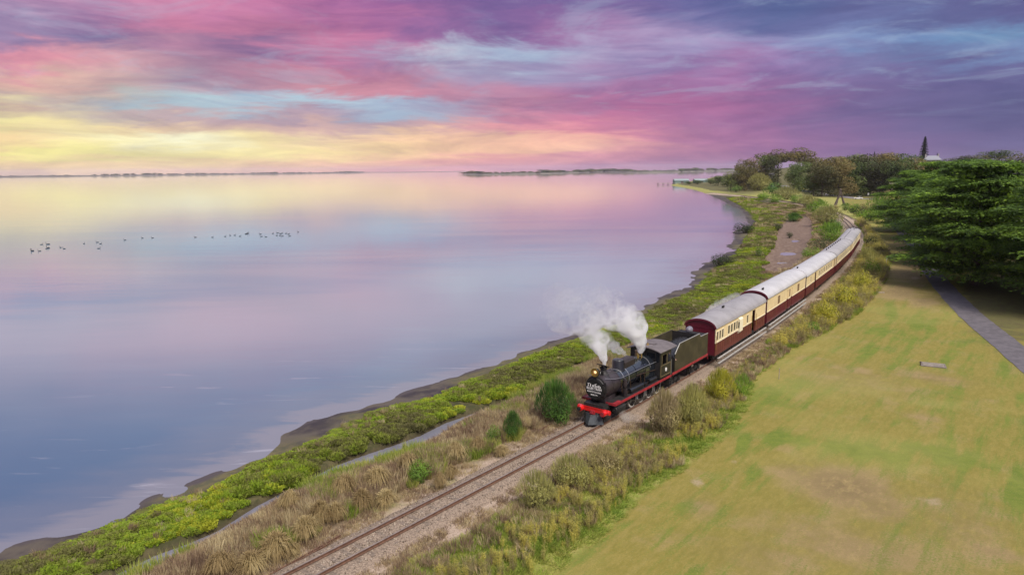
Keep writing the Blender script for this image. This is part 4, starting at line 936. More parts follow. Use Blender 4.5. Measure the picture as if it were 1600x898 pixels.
    b = MB(); b.box(-Ln/2-1.6, -Ln/2-.4, .35, 1.05, .35, .72); b.box(-Ln/2+.5, -Ln/2+1.5, -1.05, -.3, .38, .72); b.tube((-Ln/2+.3, .7, .5), (-Ln/2+1.8, .7, .5), .18, None, 12); b.build('battery_box', under, L)
    if c.get('foot'):
        for s in (-1, 1):
            for z, yo in ((.80, 1.62), (.38, 1.66)):
                b = MB(); b.box(-Ln+.3, -.15, *sorted((s*(yo-.13), s*yo)), z-.03, z); b.box(-Ln+.3, -.15, *sorted((s*yo, s*(yo+.012))), z-.06, z+.004); fo = b.build('footboard', woodst, L)
            b = MB()
            for x in np.arange(.8, Ln-.3, 1.9): b.box(-x-.03, -x+.03, *sorted((s*1.22, s*1.60)), .34, .37-.03+.0); b.box(-x-.03, -x+.03, *sorted((s*1.2, s*1.26)), .34, .76)
            b.build('footboard_bracket', under, L)
    for x0 in (-2.4, -Ln+2.4):
        for s in (-1, 1):
            b = MB(); b.box(x0-1.25, x0+1.25, *sorted((s*.78, s*.86)), .42, .66)
            for dx in (-.85, .85): b.box(x0+dx-.14, x0+dx+.14, *sorted((s*.78, s*.95)), .32, .72)
            for k2 in range(4): b.tube((x0-.15, s*.9, .42+.08*k2), (x0+.15, s*.9, .42+.08*k2), .035, None, 6)
            b.build('bogie_frame', under, L)
            for dx in (-.85, .85): wheel(L, x0+dx, s*.56, .42, 0, under, s)
    b = MB(); b.box(0, .28, -.1, .1, .68, .9); b.box(-Ln-.28, -Ln, -.1, .1, .68, .9); b.build('coupler', under, L)
    if c.get('bay'):
        a, b_ = c['bay']
        for s in (-1, 1):
            q = MB(); q.box(-b_, -a, *sorted((s*(hw+.001), s*(hw+.17))), zw-.15, ez-.35); q.extr([(s*hw, ez-.35), (s*(hw+.19), ez-.35), (s*hw, ez-.2)], -b_-.02, -a+.02, 'x'); q.extr([(s*(hw+.15), zw-.15), (s*hw, zw-.15), (s*hw, zw-.35)], -b_+.03, -a-.03, 'x')
            bo_ = q.build('guard_lookout', creaml, L)
            q = MB(); q.box(-a, -a+.008, *sorted((s*(hw+.04), s*(hw+.14))), zw+.2, ez-.55); q.box(-b_-.008, -b_, *sorted((s*(hw+.04), s*(hw+.14))), zw+.2, ez-.55); q.build('pane', glass_d, bo_)
    if c.get('handles'):
        q = MB()
        for x in c['handles']:
            for s in (-1, 1): q = MB(); q.tube((-x, s*(hw+.05), 1.5), (-x, s*(hw+.05), 2.7), .018, None, 6); q.build('grab_rail', brass, L)
    return L
W_ = lambda *x: [(a, a+w) for a, w in x]
specs = [
 ("first carriage, grey roofed maroon and cream van with open side door behind the tender", 14.2, dict(wins=W_((.28,.42),(.92,.42),(1.55,.42),(3.1,.5),(3.85,.5),(4.6,.5),(5.3,.4),(8.3,.45)), wz=(2.22, 2.98), doors=[(10.0, 10.95)], bay=(5.8, 6.7), foot=True, vents=[(5.5, 0)], handles=[9.8, 11.2, .1], brown=True)),
 ("second carriage, pale roofed cream and maroon van with paired small windows and long footboards", 17.2, dict(eave=3.55, ridge=4.18, wins=W_((4.3,.28),(4.72,.28),(9.3,.25),(13.2,.28),(13.65,.28)), wz=(2.35, 3.05), doors=[(8.0, 8.75), (9.9, 10.65)], shut=[0, 1], creamdoor=True, foot=True, roofm=roofw, brown=False, dark_frames=True, waist=2.12, vents=[(1.2, .5)])),
 ("third carriage, pale roofed passenger car with recessed doorway near its front", 22.2, dict(wins=W_((2.6,.5),(8.3,.8),(9.6,.8),(11.1,.8),(12.4,.8),(13.9,.8),(15.2,.8),(16.7,.8),(18.,.8)), wz=(2.3, 3.05), doors=[(5.6, 6.6), (20.8, 21.6)], shut=[1], roofm=roofw, endm=maroon, brown=False, vents=[(2.2, -.2)], rimm=roofw)),
 ("fourth carriage, dull grey roofed passenger car with close set windows behind the third", 20.4, dict(wins=W_(*[(2.2+1.15*i, .8) for i in range(14)]), wz=(2.3, 3.02), doors=[(.6, 1.4), (18.9, 19.7)], shut=[0, 1], roofm=roofg2, brown=False, vents=[(2+2.1*i, -.35) for i in range(9)], rimm=roofg2)),
 ("last carriage at the far end of the train, grey roof with a dark conduit", 24.4, dict(wins=W_(*[(2.4+1.2*i, .8) for i in range(17)]), wz=(2.3, 3.02), doors=[(.6, 1.4), (22.9, 23.7)], shut=[0, 1], roofm=roofg2, brown=False, vents=[(21, .3), (22.5, -.4), (23.4, .5)], duct=(1.5, 19.), ducty=-.1, rimm=roofg2)),
]
s = 38.95
for lab, Ln, c in specs:
    cr = carriage("railway_carriage", lab, Ln, c); place(cr, s, s+Ln); s += Ln+.62
# ------------------------------------------------------------------ plants
def plmesh(name, parts, m):
    """parts: list of (N,4,3) arrays -> one mesh"""
    return quads_mesh(name, np.concatenate(parts), m)
def sph(n, r, fill=.35):
    d = norm(rng.normal(size=(n, 3))); q = r*(1-fill*rng.uniform(0, 1, (n, 1))**1.5)
    return d*q, d
def blobfoliage(blbs, n, leaf, wid=.6, up=.25, jit=.6):
    """leaves on the skins of several ellipsoids [(cx,cy,cz,rx,ry,rz)]"""
    w_ = np.array([b[3]*b[4]+b[4]*b[5]+b[3]*b[5] for b in blbs]); cnt = (n*w_/w_.sum()).astype(int); out = []
    for b, c in zip(blbs, cnt):
        p, d = sph(c, 1., .3); c0 = np.array(b[:3]); rr = np.array(b[3:])
        P = c0+p*rr; nn = norm(d/rr+np.array([0, 0, up])+rng.normal(0, jit, d.shape)*.5)
        k = P[:, 2] > .0; out.append(leaves(P[k], nn[k], leaf*rng.uniform(.6, 1.3, k.sum()), leaf*wid*rng.uniform(.6, 1.2, k.sum())))
    return out
ORD = 'zeroth first second third fourth fifth sixth seventh eighth ninth tenth eleventh twelfth thirteenth fourteenth fifteenth sixteenth seventeenth eighteenth nineteenth twentieth'.split()
ORD += ['twenty-'+o for o in ORD[1:10]]+['thirtieth']+['thirty-'+o for o in ORD[1:10]]+['fortieth']+['forty-'+o for o in ORD[1:10]]
# -- marsh samphire: low mounds of upright fleshy shoots
marsh_m = leafmat('marsh_leaf', [(.16,.15,.06),(.20,.20,.06),(.24,.28,.045),(.25,.36,.03),(.42,.44,.04)], .075, .45, .22)
def samphire(i):
    parts = []; n = 150
    a = rng.uniform(0, 2*np.pi, n); r = .42*np.sqrt(rng.uniform(0, 1, n)); z = .24*np.sqrt(np.maximum(0, 1-(r/.47)**2))*rng.uniform(.75, 1.1, n)
    P = np.stack([r*np.cos(a), r*np.sin(a), z], 1); up = norm(np.stack([np.cos(a)*r*1.6, np.sin(a)*r*1.6, np.ones(n)*.6], 1)+rng.normal(0, .25, (n, 3)))
    parts.append(leaves(P, rng.normal(size=(n, 3)), rng.uniform(.10, .2, n), rng.uniform(.05, .09, n), up))
    P2 = P*np.array([1, 1, .55]); parts.append(leaves(P2, rng.normal(size=(n, 3)), .16, .08, up))
    return plmesh('marsh_shrub_kind%d' % i, parts, marsh_m)
samph = [samphire(i) for i in range(5)]
def rnd_points(xr, yr, n, cond, dens=None):
    """random points, thinner with distance, kept where cond(fields) holds"""
    out = []; 
    Y = yr[0]*np.exp(rng.uniform(0, 1, n)*math.log(yr[1]/yr[0])); X = rng.uniform(xr[0], xr[1], n)*(Y+10)
    P = np.stack([X, Y], 1); f = fields(P); k = cond(P, f)
    P = P[k]; f = {a: b[k] for a, b in f.items()}
    return P, f, height(P, f)
# band right of the shoreline: sample in shoreline-relative cloud for efficiency
def band(L0, n, lo, hi, ymax=400, bias=1.6, ymin=22):
    d = np.r_[0, np.cumsum(np.hypot(*np.diff(L0, axis=0).T))]; ok = L0[:, 1] <= ymax
    dm = d[ok].max(); u = dm*rng.uniform(0, 1, n)**bias
    k = np.stack([np.interp(u, d, L0[:, q]) for q in (0, 1)], 1); k2 = np.stack([np.interp(u+.3, d, L0[:, q]) for q in (0, 1)], 1)
    t = norm(k2-k+1e-9); nn = np.stack([t[:, 1], -t[:, 0]], 1); o = rng.uniform(lo, hi, n)
    P = k+nn*o[:, None]; P = P[(P[:, 1] < ymax) & (P[:, 1] > ymin)]
    f = fields(P); return P, f
P, f = band(VEG, 60000, -2, 26, 420, 1.35)
nv = vnoise(P, 1.3, 3)*.9+vnoise(P, 4.5, 4)*.8
edge = (nv-.85)*1.1
far_hi = -8+0*P[:, 1]
keep = (f['veg'] > -.05+edge*.9) & (((P[:, 1] < 68) & (f['d1'] < -.15+edge*.5)) | ((P[:, 1] >= 68) & (f['tr'] < -3.5-2*nv)))
gap = vnoise(P, 2.2, 9)
keep &= ~((P[:, 1] > 80) & (f['veg'] > 3.5+4*nv) & (gap > .25))       # dunes further on are mostly dry grass
keep &= (f['pan'] < .25) & (P[:, 1] < 420)
dd = np.exp(-np.maximum(P[:, 1]-60, 0)/120); keep &= rng.uniform(0, 1, len(P)) < np.clip(dd+.15, 0, 1)
P, fv = P[keep], {a: b[keep] for a, b in f.items()}
z = height(P, fv); n = len(P); big = 1+np.maximum(P[:, 1]-60, 0)/110
sc = rng.uniform(.75, 1.35, n)*big*(.75+.6*vnoise(P, 3., 12)); sc3 = np.stack([sc, sc, sc*rng.uniform(.7, 1.35, n)*(.6+.6*vnoise(P, 5., 7))*sstep(fv['veg'], -1., 2.2)/np.sqrt(big)], 1)
scatter("marsh_shrubs", "low green samphire and saltbush covering the marsh between water and ditch", samph, np.column_stack([P, z]), np.stack([np.zeros(n), np.zeros(n), rng.uniform(0, 6.3, n)], 1), sc3)
kk = rng.uniform(0, 1, n) < .10
Pm = P[kk & (vnoise(P, 2.6, 61) > .45)]; n = len(Pm); sc = rng.uniform(.35, .7, n)*(1+np.maximum(Pm[:, 1]-60, 0)/110)
MARSH_STRAW = (Pm, sc)
print('samphire', n)
# -- dry reed grass
dry_m = leafmat('dry_grass', [(.30,.205,.14),(.44,.32,.21),(.56,.44,.25),(.66,.56,.34)], .5, .45, .5)
gold_m = leafmat('golden_grass', [(.34,.25,.12),(.45,.35,.17),(.56,.46,.24)], .8, .4, .5)
def grassproto(name, n, rad, h, lean, w, m, extra=None):
    a, b = blades(n, rad, h, lean, w); return plmesh(name, [a, b]+([] if extra is None else extra), m)
reeds = [grassproto('reed%d' % i, 46, .30, .85, .35, .022, dry_m) for i in range(4)]
P, f = band(DIT2, 17000, -.5, 9, 75, 1.05); e = vnoise(P, 1.5, 21)
keep = (f['d2'] > .55+.6*(e-.5)) & (f['tr'] < -2.5-1.3*e) & (P[:, 1] < 72)
P2, f2 = band(VEG, 34000, 2, 40, 380, 1.15); e2 = vnoise(P2, 4., 22)
k2 = (P2[:, 1] > 66) & (f2['veg'] > 3) & (f2['tr'] < -3-2*e2) & (f2['pan'] < .3) & (e2 > .12)
P = np.r_[P[keep], P2[k2]]; n = len(P); z = height(P)
big = 1+np.maximum(P[:, 1]-60, 0)/90; sc = rng.uniform(.5, 1.05, n)*big
scatter("reed_grass", "dry straw coloured reed grass on the bank beside the track", reeds, np.column_stack([P, z-.03]), np.stack([rng.normal(0, .12, n), rng.normal(0, .12, n), rng.uniform(0, 6.3, n)], 1), np.stack([sc, sc, sc*rng.uniform(.5, 1.0, n)/np.sqrt(big)*(.4+.6*sstep(fields(P)['d2'], .5, 3.))], 1))
print('reeds', n)
Pm, scm = MARSH_STRAW; n = len(Pm)
scatter("marsh_straw", "dry straw stems poking through the green marsh plants", reeds, np.column_stack([Pm, height(Pm)]), np.stack([rng.normal(0, .2, n), rng.normal(0, .2, n), rng.uniform(0, 6.3, n)], 1), np.stack([scm, scm, scm*.9], 1))
# short litter grass along the cess on both sides
short = [grassproto('shortgrass%d' % i, 30, .22, .16, .7, .016, dry_m) for i in range(3)]
sl = []
for _ in range(13000):
    s = -14+150*random.random()**1.4; o = random.choice([-1, 1])*abs(random.gauss(2.3, .8)); p = track(s, o)
    if abs(o) > 1.25: sl.append((p.x, p.y))
P = np.array(sl); P = P[vnoise(P, 1.4, 31)+.3*vnoise(P, .5, 32) > .44]; n = len(P); z = height(P); sc = rng.uniform(.6, 1.3, n)
scatter("short_grass", "thin dry grass growing in the gravel beside the ballast", short, np.column_stack([P, z]), np.stack([np.zeros(n), np.zeros(n), rng.uniform(0, 6.3, n)], 1), np.stack([sc]*3, 1))
# -- fennel and roadside weeds between the track and the mown grass
fen_m = leafmat('fennel_leaf', [(.34,.29,.13),(.45,.40,.13),(.54,.50,.12),(.64,.56,.13)], .22, .5, .45)
weed_m = leafmat('green_weed', [(.27,.38,.06),(.38,.47,.08),(.54,.53,.15)], .3, .5, .4)
stem_m = leafmat('dead_stem', [(.14,.10,.07),(.24,.18,.12)], .5, .1, .4)
def fennel(i, h=1.25, m=None):
    parts = []; ns = 16
    for k in range(ns):
        a = random.uniform(0, 6.3); lean = random.uniform(.05, .32); hh = h*random.uniform(.6, 1.1)
        top = np.array([math.cos(a)*lean*hh, math.sin(a)*lean*hh, hh]); b0 = np.array([math.cos(a)*.08, math.sin(a)*.08, 0])
        t = rng.uniform(.35, 1., 11); P = b0+(top-b0)*t[:, None]+rng.normal(0, .055, (11, 3)); up = norm(rng.normal(size=(11, 3))+np.array([0, 0, .9]))
        parts.append(leaves(P, rng.normal(size=(11, 3)), rng.uniform(.08, .2, 11), .022, up))
        w_ = np.array([-math.sin(a), math.cos(a), 0])*.008; parts.append(np.array([[b0-w_, b0+w_, top+w_*.5, top-w_*.5]]))
        P = top+rng.normal(0, .045, (5, 3)); parts.append(leaves(P, np.array([[0, 0, 1.]])+rng.normal(0, .3, (5, 3)), .055, .045))
    return plmesh('fennel_kind%d' % i, parts, m or fen_m)
fens = [fennel(i) for i in range(4)]
gw = [grassproto('tallgrass%d' % i, 60, .32, .55, .5, .020, weed_m) for i in range(3)]
P, f = band(LAWN, 46000, -16, .8, 260, 1.2); e = vnoise(P, 2.1, 41)*.6+vnoise(P, .8, 42)*.4
k = (f['tr'] > 2.2+1.2*e) & (f['lw'] < .12*(e-.3))
near = P[:, 1] < 62
k1 = k & near
Pg, Eg = P[k1], e[k1]; n = len(Pg); z = height(Pg); sc = rng.uniform(.6, 1.15, n)
scatter("verge_grass", "green weedy grass on the verge between track and mown lawn", gw, np.column_stack([Pg, z]), np.stack([np.zeros(n), np.zeros(n), rng.uniform(0, 6.3, n)], 1), np.stack([sc, sc, sc*(.15+.6*Eg)*(.35+.65*sstep(-fields(Pg)['lw'], 0, 1.2))], 1))
k2 = k & ~near & (rng.uniform(0, 1, len(P)) < .6); Pg = P[k2]; n = len(Pg); z = height(Pg); sc = rng.uniform(.9, 1.5, n)*(1+np.maximum(Pg[:, 1]-60, 0)/120)
scatter("far_verge_grass", "straw and green grass on the verge beside the far carriages", [gw[0], gw[1], fens[0], reeds[0]], np.column_stack([Pg, z]), np.stack([np.zeros(n), np.zeros(n), rng.uniform(0, 6.3, n)], 1), np.stack([sc, sc, sc*.55], 1))
wt = vnoise(P, 1.6, 51)*.55+vnoise(P, 4.5, 52)*.45
mid = f['tr']-2.7; wid = f['tr']-f['lw']-2.7
kf = k & near & (wt > .40) & (f['lw'] < -.5) & (f['tr'] > 3.3) & (rng.uniform(0, 1, len(P)) < .5)
Pg = P[kf]; n = len(Pg); z = height(Pg); sc = rng.uniform(.3, .72, n)*(.5+.7*wt[kf])
scatter("fennel", "feathery yellow green fennel growing along the verge", fens, np.column_stack([Pg, z]), np.stack([rng.normal(0, .08, n), rng.normal(0, .08, n), rng.uniform(0, 6.3, n)], 1), np.stack([sc, sc, sc*1.05], 1))
kd = k & near & (f['tr'] < 3.2+4.5*wt) & (rng.uniform(0, 1, len(P)) < .45)
Pg = P[kd]; n = len(Pg); z = height(Pg); sc = rng.uniform(.4, .85, n)
scatter("dry_verge_grass", "dry tan grass along the track side of the fennel", reeds, np.column_stack([Pg, z]), np.stack([rng.normal(0, .1, n), rng.normal(0, .1, n), rng.uniform(0, 6.3, n)], 1), np.stack([sc, sc, sc*.8], 1))
print('verge', n)
P, f = band(DIT2, 5200, .4, 6, 72, 1.0); e = vnoise(P, 2.4, 91); k = (f['tr'] < -2.6) & (e > .70)
Pg = P[k]; n = len(Pg); sc = rng.uniform(.6, 1.2, n)
scatter("bank_greens", "patches of green grass among the dry reeds on the bank", gw, np.column_stack([Pg, height(Pg)]), np.stack([np.zeros(n), np.zeros(n), rng.uniform(0, 6.3, n)], 1), np.stack([sc, sc, sc*1.1], 1))
# -- single bushes and tussocks
bush_ms = {
 'green': leafmat('bush_green', [(.05,.10,.025),(.08,.17,.03),(.13,.25,.04)], .9, .3, .1),
 'dark': leafmat('bush_dark', [(.030,.045,.018),(.05,.07,.025),(.08,.105,.035)], .5, .25, .3),
 'olive': leafmat('bush_olive', [(.22,.22,.085),(.31,.30,.10),(.40,.38,.12)], .8, .3, .2),
 'yellow': leafmat('bush_yellow', [(.25,.26,.035),(.38,.37,.04),(.52,.47,.05)], .9, .35, .2),
 'bright': leafmat('bush_bright', [(.10,.18,.03),(.17,.29,.035),(.25,.38,.04)], .5, .35, .25),
 'brown': leafmat('bush_brown', [(.29,.23,.13),(.37,.31,.14),(.43,.39,.14)], .8, .3, .2)}
NB = {}
def bush_mesh(kind, seed, nl=900, leaf=.12, wid=.35, feather=False):
    key = (kind, seed)
    if key in NB: return NB[key]
    rs = random.Random(seed); bl = []
    for k in range(7):
        a = rs.uniform(0, 6.3); r = rs.uniform(.2, .62); h = rs.uniform(.25, .62)
        bl.append((r*math.cos(a), r*math.sin(a), h, rs.uniform(.28, .48), rs.uniform(.28, .48), rs.uniform(.26, .42)))
    bl.append((0, 0, .5, .6, .6, .5)); parts = blobfoliage(bl, nl, leaf, wid, .4)
    if feather:
        n = nl//2; a = rng.uniform(0, 6.3, n); rr = rng.uniform(.1, .95, n); zt = .25+.85*np.sqrt(np.maximum(0, 1-rr**2))*rng.uniform(.7, 1.1, n)
        P = np.stack([rr*np.cos(a), rr*np.sin(a), zt], 1); up = norm(np.stack([np.cos(a)*rr*.7, np.sin(a)*rr*.7, np.ones(n)], 1)); parts.append(leaves(P, rng.normal(size=(n, 3)), .26, .02, up))
    NB[key] = plmesh('foliage', parts, bush_ms[kind]); return NB[key]
def stems_mesh(n, h, spread, r, m=None):
    b = MB()
    for k in range(n):
        a = random.uniform(0, 6.3); rr = random.uniform(.3, 1)*spread; b.tube((.05*math.cos(a), .05*math.sin(a), -.05), (rr*math.cos(a), rr*math.sin(a), h*random.uniform(.6, 1)), r, r*.4, 5, False)
    return b.mesh('stems', 60)
stemw = mat('shrub_wood', (.10, .075, .055), .85, var=.3)
SM = [stems_mesh(7, .6, .5, .03) for _ in range(3)]
def bush(px, py, wpx, hpx, kind, label, group=None, name='bush', feather=False, nl=900, leaf=.12, z=None):
    X, Y, Z = T(px, py); zc = Y*math.cos(PITCH)+(CH-Z)*math.sin(PITCH); ppm = F/zc; rx = wpx/ppm/2; hh = hpx/ppm*(1. if Y < 120 else 1.25); rx *= (1. if Y < 120 else 1.2)
    r = empty(name, (X, Y, Z), random.uniform(0, 6.3)); tag(r, label, "bush", group)
    fo = link('foliage', bush_mesh(kind, random.randint(1, 4), nl, leaf, .35, feather), None, r); fo.scale = (rx/.95, rx/.95, hh/1.0)
    st = link('stems', random.choice(SM), stemw, r); st.scale = (rx, rx, hh)
    return r
G1 = "shrubs between the track and the lawn"
bush(868, 660, 66, 58, 'green', "dense round green bush just left of the locomotive's front", feather=True, nl=2600, leaf=.10)
bush(801, 687, 30, 40, 'green', "small dark green shrub between the round bush and the golden tussocks", nl=1200)
bush(770, 694, 30, 36, 'bright', "loose light green shrub left of the small dark one beside the track", nl=900)
bush(655, 750, 60, 34, 'bright', "low spreading green bush among the dry grass by the middle of the bare track", nl=1500)
bush(1037, 680, 56, 62, 'brown', "brown stemmed fennel bush nearest the engine's driving wheels", G1, feather=True, nl=2000)
bush(1080, 668, 54, 60, 'olive', "olive fennel bush right behind the brown stemmed one", G1, feather=True, nl=1800)
bush(1124, 628, 48, 46, 'yellow', "rounded yellow green bush in front of the tender", G1, feather=True, nl=1800)
bush(1160, 622, 34, 34, 'bright', "small green bush where the lawn edge bends", G1, feather=True, nl=1000)
bush(838, 800, 66, 58, 'olive', "grey green wiry clump nearest the viewer on the verge", G1, feather=True, nl=1600)
bush(890, 762, 66, 46, 'olive', "second wiry clump on the verge below the engine", G1, feather=True, nl=1600)
bush(940, 737, 70, 36, 'brown', "brownish weed clump on the verge ahead of the buffers", G1, feather=True, nl=1600)
bush(1288, 505, 44, 40, 'yellow', "bright yellow green bush beside the second carriage", G1, nl=1300)
bush(1318, 482, 50, 40, 'yellow', "large yellow green bush beside the third carriage", G1, nl=1300)
bush(1345, 455, 40, 36, 'yellow', "olive yellow bush at the lawn corner by the fourth carriage", G1, nl=1200)
bush(1362, 432, 34, 30, 'bright', "green bush behind the yellow bushes on the verge", G1, nl=1000)
bush(1356, 415, 30, 24, 'olive', "olive bush near the rear of the train", G1, nl=900)
bush(1357, 390, 22, 22, 'dark', "dark grey bush beside the last carriage", G1, nl=700)
bush(1378, 398, 22, 12, 'dark', "low dark bush lying on the lawn edge near the last carriage", G1, nl=700)
bush(1270, 520, 30, 20, 'bright', "low green bush at the foot of the yellow one by the second carriage", G1, nl=700)
bush(1126, 416, 34, 18, 'dark', "dark shrub standing alone on the mud point nearest the train", nl=1200)
bush(1143, 412, 18, 10, 'dark', "small dark shrub beside the larger one on the near mud point", nl=600)
bush(1163, 364, 36, 14, 'dark', "dark shrub on the second mud point farther up the shore", nl=1000)
bush(1184, 403, 14, 16, 'green', "single green shrub among the pale dune grass", nl=500)
bush(1214, 361, 22, 13, 'dark', "dark shrub on the dunes left of the brown salt pan", nl=600)
bush(1233, 372, 16, 9, 'dark', "small dark shrub at the edge of the brown salt pan", nl=600)
k = 0
BK = [(1262,326,30,14),(1280,338,36,17),(1292,352,40,20),(1300,366,40,20),(1296,380,44,22),(1284,392,40,18),(1268,404,36,16),(1252,424,30,14),(1232,436,26,12),(1216,446,26,12),(1246,318,32,13),(1228,312,34,14),(1210,318,26,10),(1192,312,24,10),(1208,303,30,16),(1186,298,32,18),(1165,294,28,14),(1150,300,22,9),(1240,346,20,9),(1276,322,18,8),(1302,344,18,10)]
for i, (x, y, w_, h_) in enumerate(sorted(BK)):
    bush(x, y, w_, h_, ['bright', 'dark', 'olive', 'bright', 'green'][i % 5], "%s shrub on the landward side of the marsh, %s from the left" % (['bright green', 'dark', 'olive', 'bright green', 'deep green'][i % 5], ORD[i+1]), "shrubs between the salt pan and the far track", nl=800, leaf=.15)
BK = [(1342,338,36,15),(1362,345,42,20),(1386,349,46,24),(1354,331,34,14),(1374,335,40,20),(1398,336,42,26),(1333,332,28,13),(1405,352,36,22),(1321,329,16,8),(1307,326,10,6),(1350,343,30,13),(1376,341,40,20),(1390,328,36,20)]
for i, (x, y, w_, h_) in enumerate(sorted(BK)):
    bush(x, y, w_, h_, ['brown', 'bright', 'bright', 'dark', 'bright'][i % 5], "%s scrub bush beyond the last carriage, %s from the left" % (['brownish', 'bright green', 'bright green', 'dark', 'bright green'][i % 5], ORD[i+1]), "scrub between the far lawn and the road", nl=900, leaf=.14)
tus = []
for i in range(3):
    n = 900; a = rng.uniform(0, 6.3, n); out_ = rng.uniform(.0, 1., n)**.7; hh = rng.uniform(.55, 1.05, n)*(1-.30*out_); L_ = out_*rng.uniform(.5, 1., n)*.85
    d_ = np.stack([np.cos(a), np.sin(a), 0*a], 1); p0 = d_*.10*rng.uniform(0, 1, (n, 1)); zz_ = np.array([0, 0, 1.])
    p1 = p0+d_*(L_*.38)[:, None]+zz_*(hh*.80)[:, None]; p2 = p0+d_*(L_*.8)[:, None]+zz_*(hh*.88)[:, None]; p3 = p0+d_*(L_*1.15)[:, None]+zz_*(hh*(.95-.55*out_))[:, None]
    rt = a+rng.normal(1.57, .5, n); sd = np.stack([np.cos(rt), np.sin(rt), 0*a], 1)*.011
    tus.append(plmesh('tussock_blades', [np.stack([p0-sd, p0+sd, p1+sd, p1-sd], 1), np.stack([p1-sd, p1+sd, p2+sd, p2-sd], 1), np.stack([p2-sd, p2+sd, p3+sd*.2, p3-sd*.2], 1)], gold_m))
TU = [(432,872,66,60,"by the old rail end"),(480,842,54,50,"above the old rail, third from the bottom"),(395,896,60,50,"at the very bottom of the bank"),(345,898,60,46,"lowest and leftmost on the bank"),(528,815,40,44,"between the old rail's far end and the reeds"),(566,796,50,46,"beside the ballast left of the green bush"),(603,788,40,34,"at the cess below the low green bush"),(592,762,56,44,"behind the cess tussocks, in the reeds"),(690,764,30,34,"right of the low green bush"),(705,748,30,30,"just beyond the one right of the green bush"),(712,722,50,40,"in the reeds by the bend of the ditch"),(745,710,36,36,"dark based, left of the loose green shrub"),(822,668,26,24,"between the small shrub and the round bush"),(785,712,30,24,"on the gravel below the two small shrubs"),(500,818,44,50,"tall thin one mid bank"),(640,735,50,36,"behind the low green bush"),(450,800,50,44,"by the ditch near the bottom"),(540,775,50,44,"mid bank among red brown reeds"),(460,868,24,30,"small one between old rail and big tussock")]
for i, (x, y, w_, h_, t_) in enumerate(TU):
    X, Y, Z = T(x, y); ppm = F/(Y*math.cos(PITCH)+CH*math.sin(PITCH)); r = link("grass_tussock", tus[i % 3], None, None, (X, Y, Z-.03))
    r.scale = (w_/ppm/1.7,)*2+(h_/ppm/.95*.95,); r.rotation_euler = (random.uniform(-.22, .22), random.uniform(-.22, .22), i*1.3); r.scale[0] *= random.uniform(.8, 1.25)
    tag(r, "golden dry grass tussock "+t_, "grass tussock", "golden tussocks along the bank")

# ------------------------------------------------------------------ trees
bark = mat('bark', (.085, .065, .050), .95, var=.35, vscale=3., bump=.8, bscale=8)
barkp = mat('pale_bark', (.26, .21, .17), .9, var=.3, vscale=2.)
cyp_m = leafmat('cypress_leaf', [(.045,.08,.025),(.085,.15,.03),(.16,.27,.035),(.29,.44,.045)], .5, .35, .0)
def limbs(h, r0, n, rad, zlo=.25, zhi=.8):
    b = MB(); p = Vector((0, 0, -.4)); 
    pts = [Vector((random.gauss(0, .02*h)*t, random.gauss(0, .02*h)*t, h*t*.85-.4*(t == 0))) for t in (0, .2, .45, .7, 1.)]
    for i in range(4): b.tube(pts[i], pts[i+1], r0*(1-.22*i), r0*(1-.22*(i+1)), 9, i in (0, 3))
    for k in range(n):
        t = zlo+(zhi-zlo)*k/max(1, n-1); a = k*2.4+random.uniform(-.4, .4); q = Vector((0, 0, h*t*.85)); L = rad*random.uniform(.5, .85)
        m_ = q+Vector((math.cos(a)*L*.5, math.sin(a)*L*.5, L*.18)); e_ = q+Vector((math.cos(a)*L, math.sin(a)*L, L*.28))
        b.tube(q, m_, r0*.38*(1-t*.5), r0*.24*(1-t*.5), 6, False); b.tube(m_, e_, r0*.24*(1-t*.5), .03, 6, False)
    return b.mesh('trunk', 60)
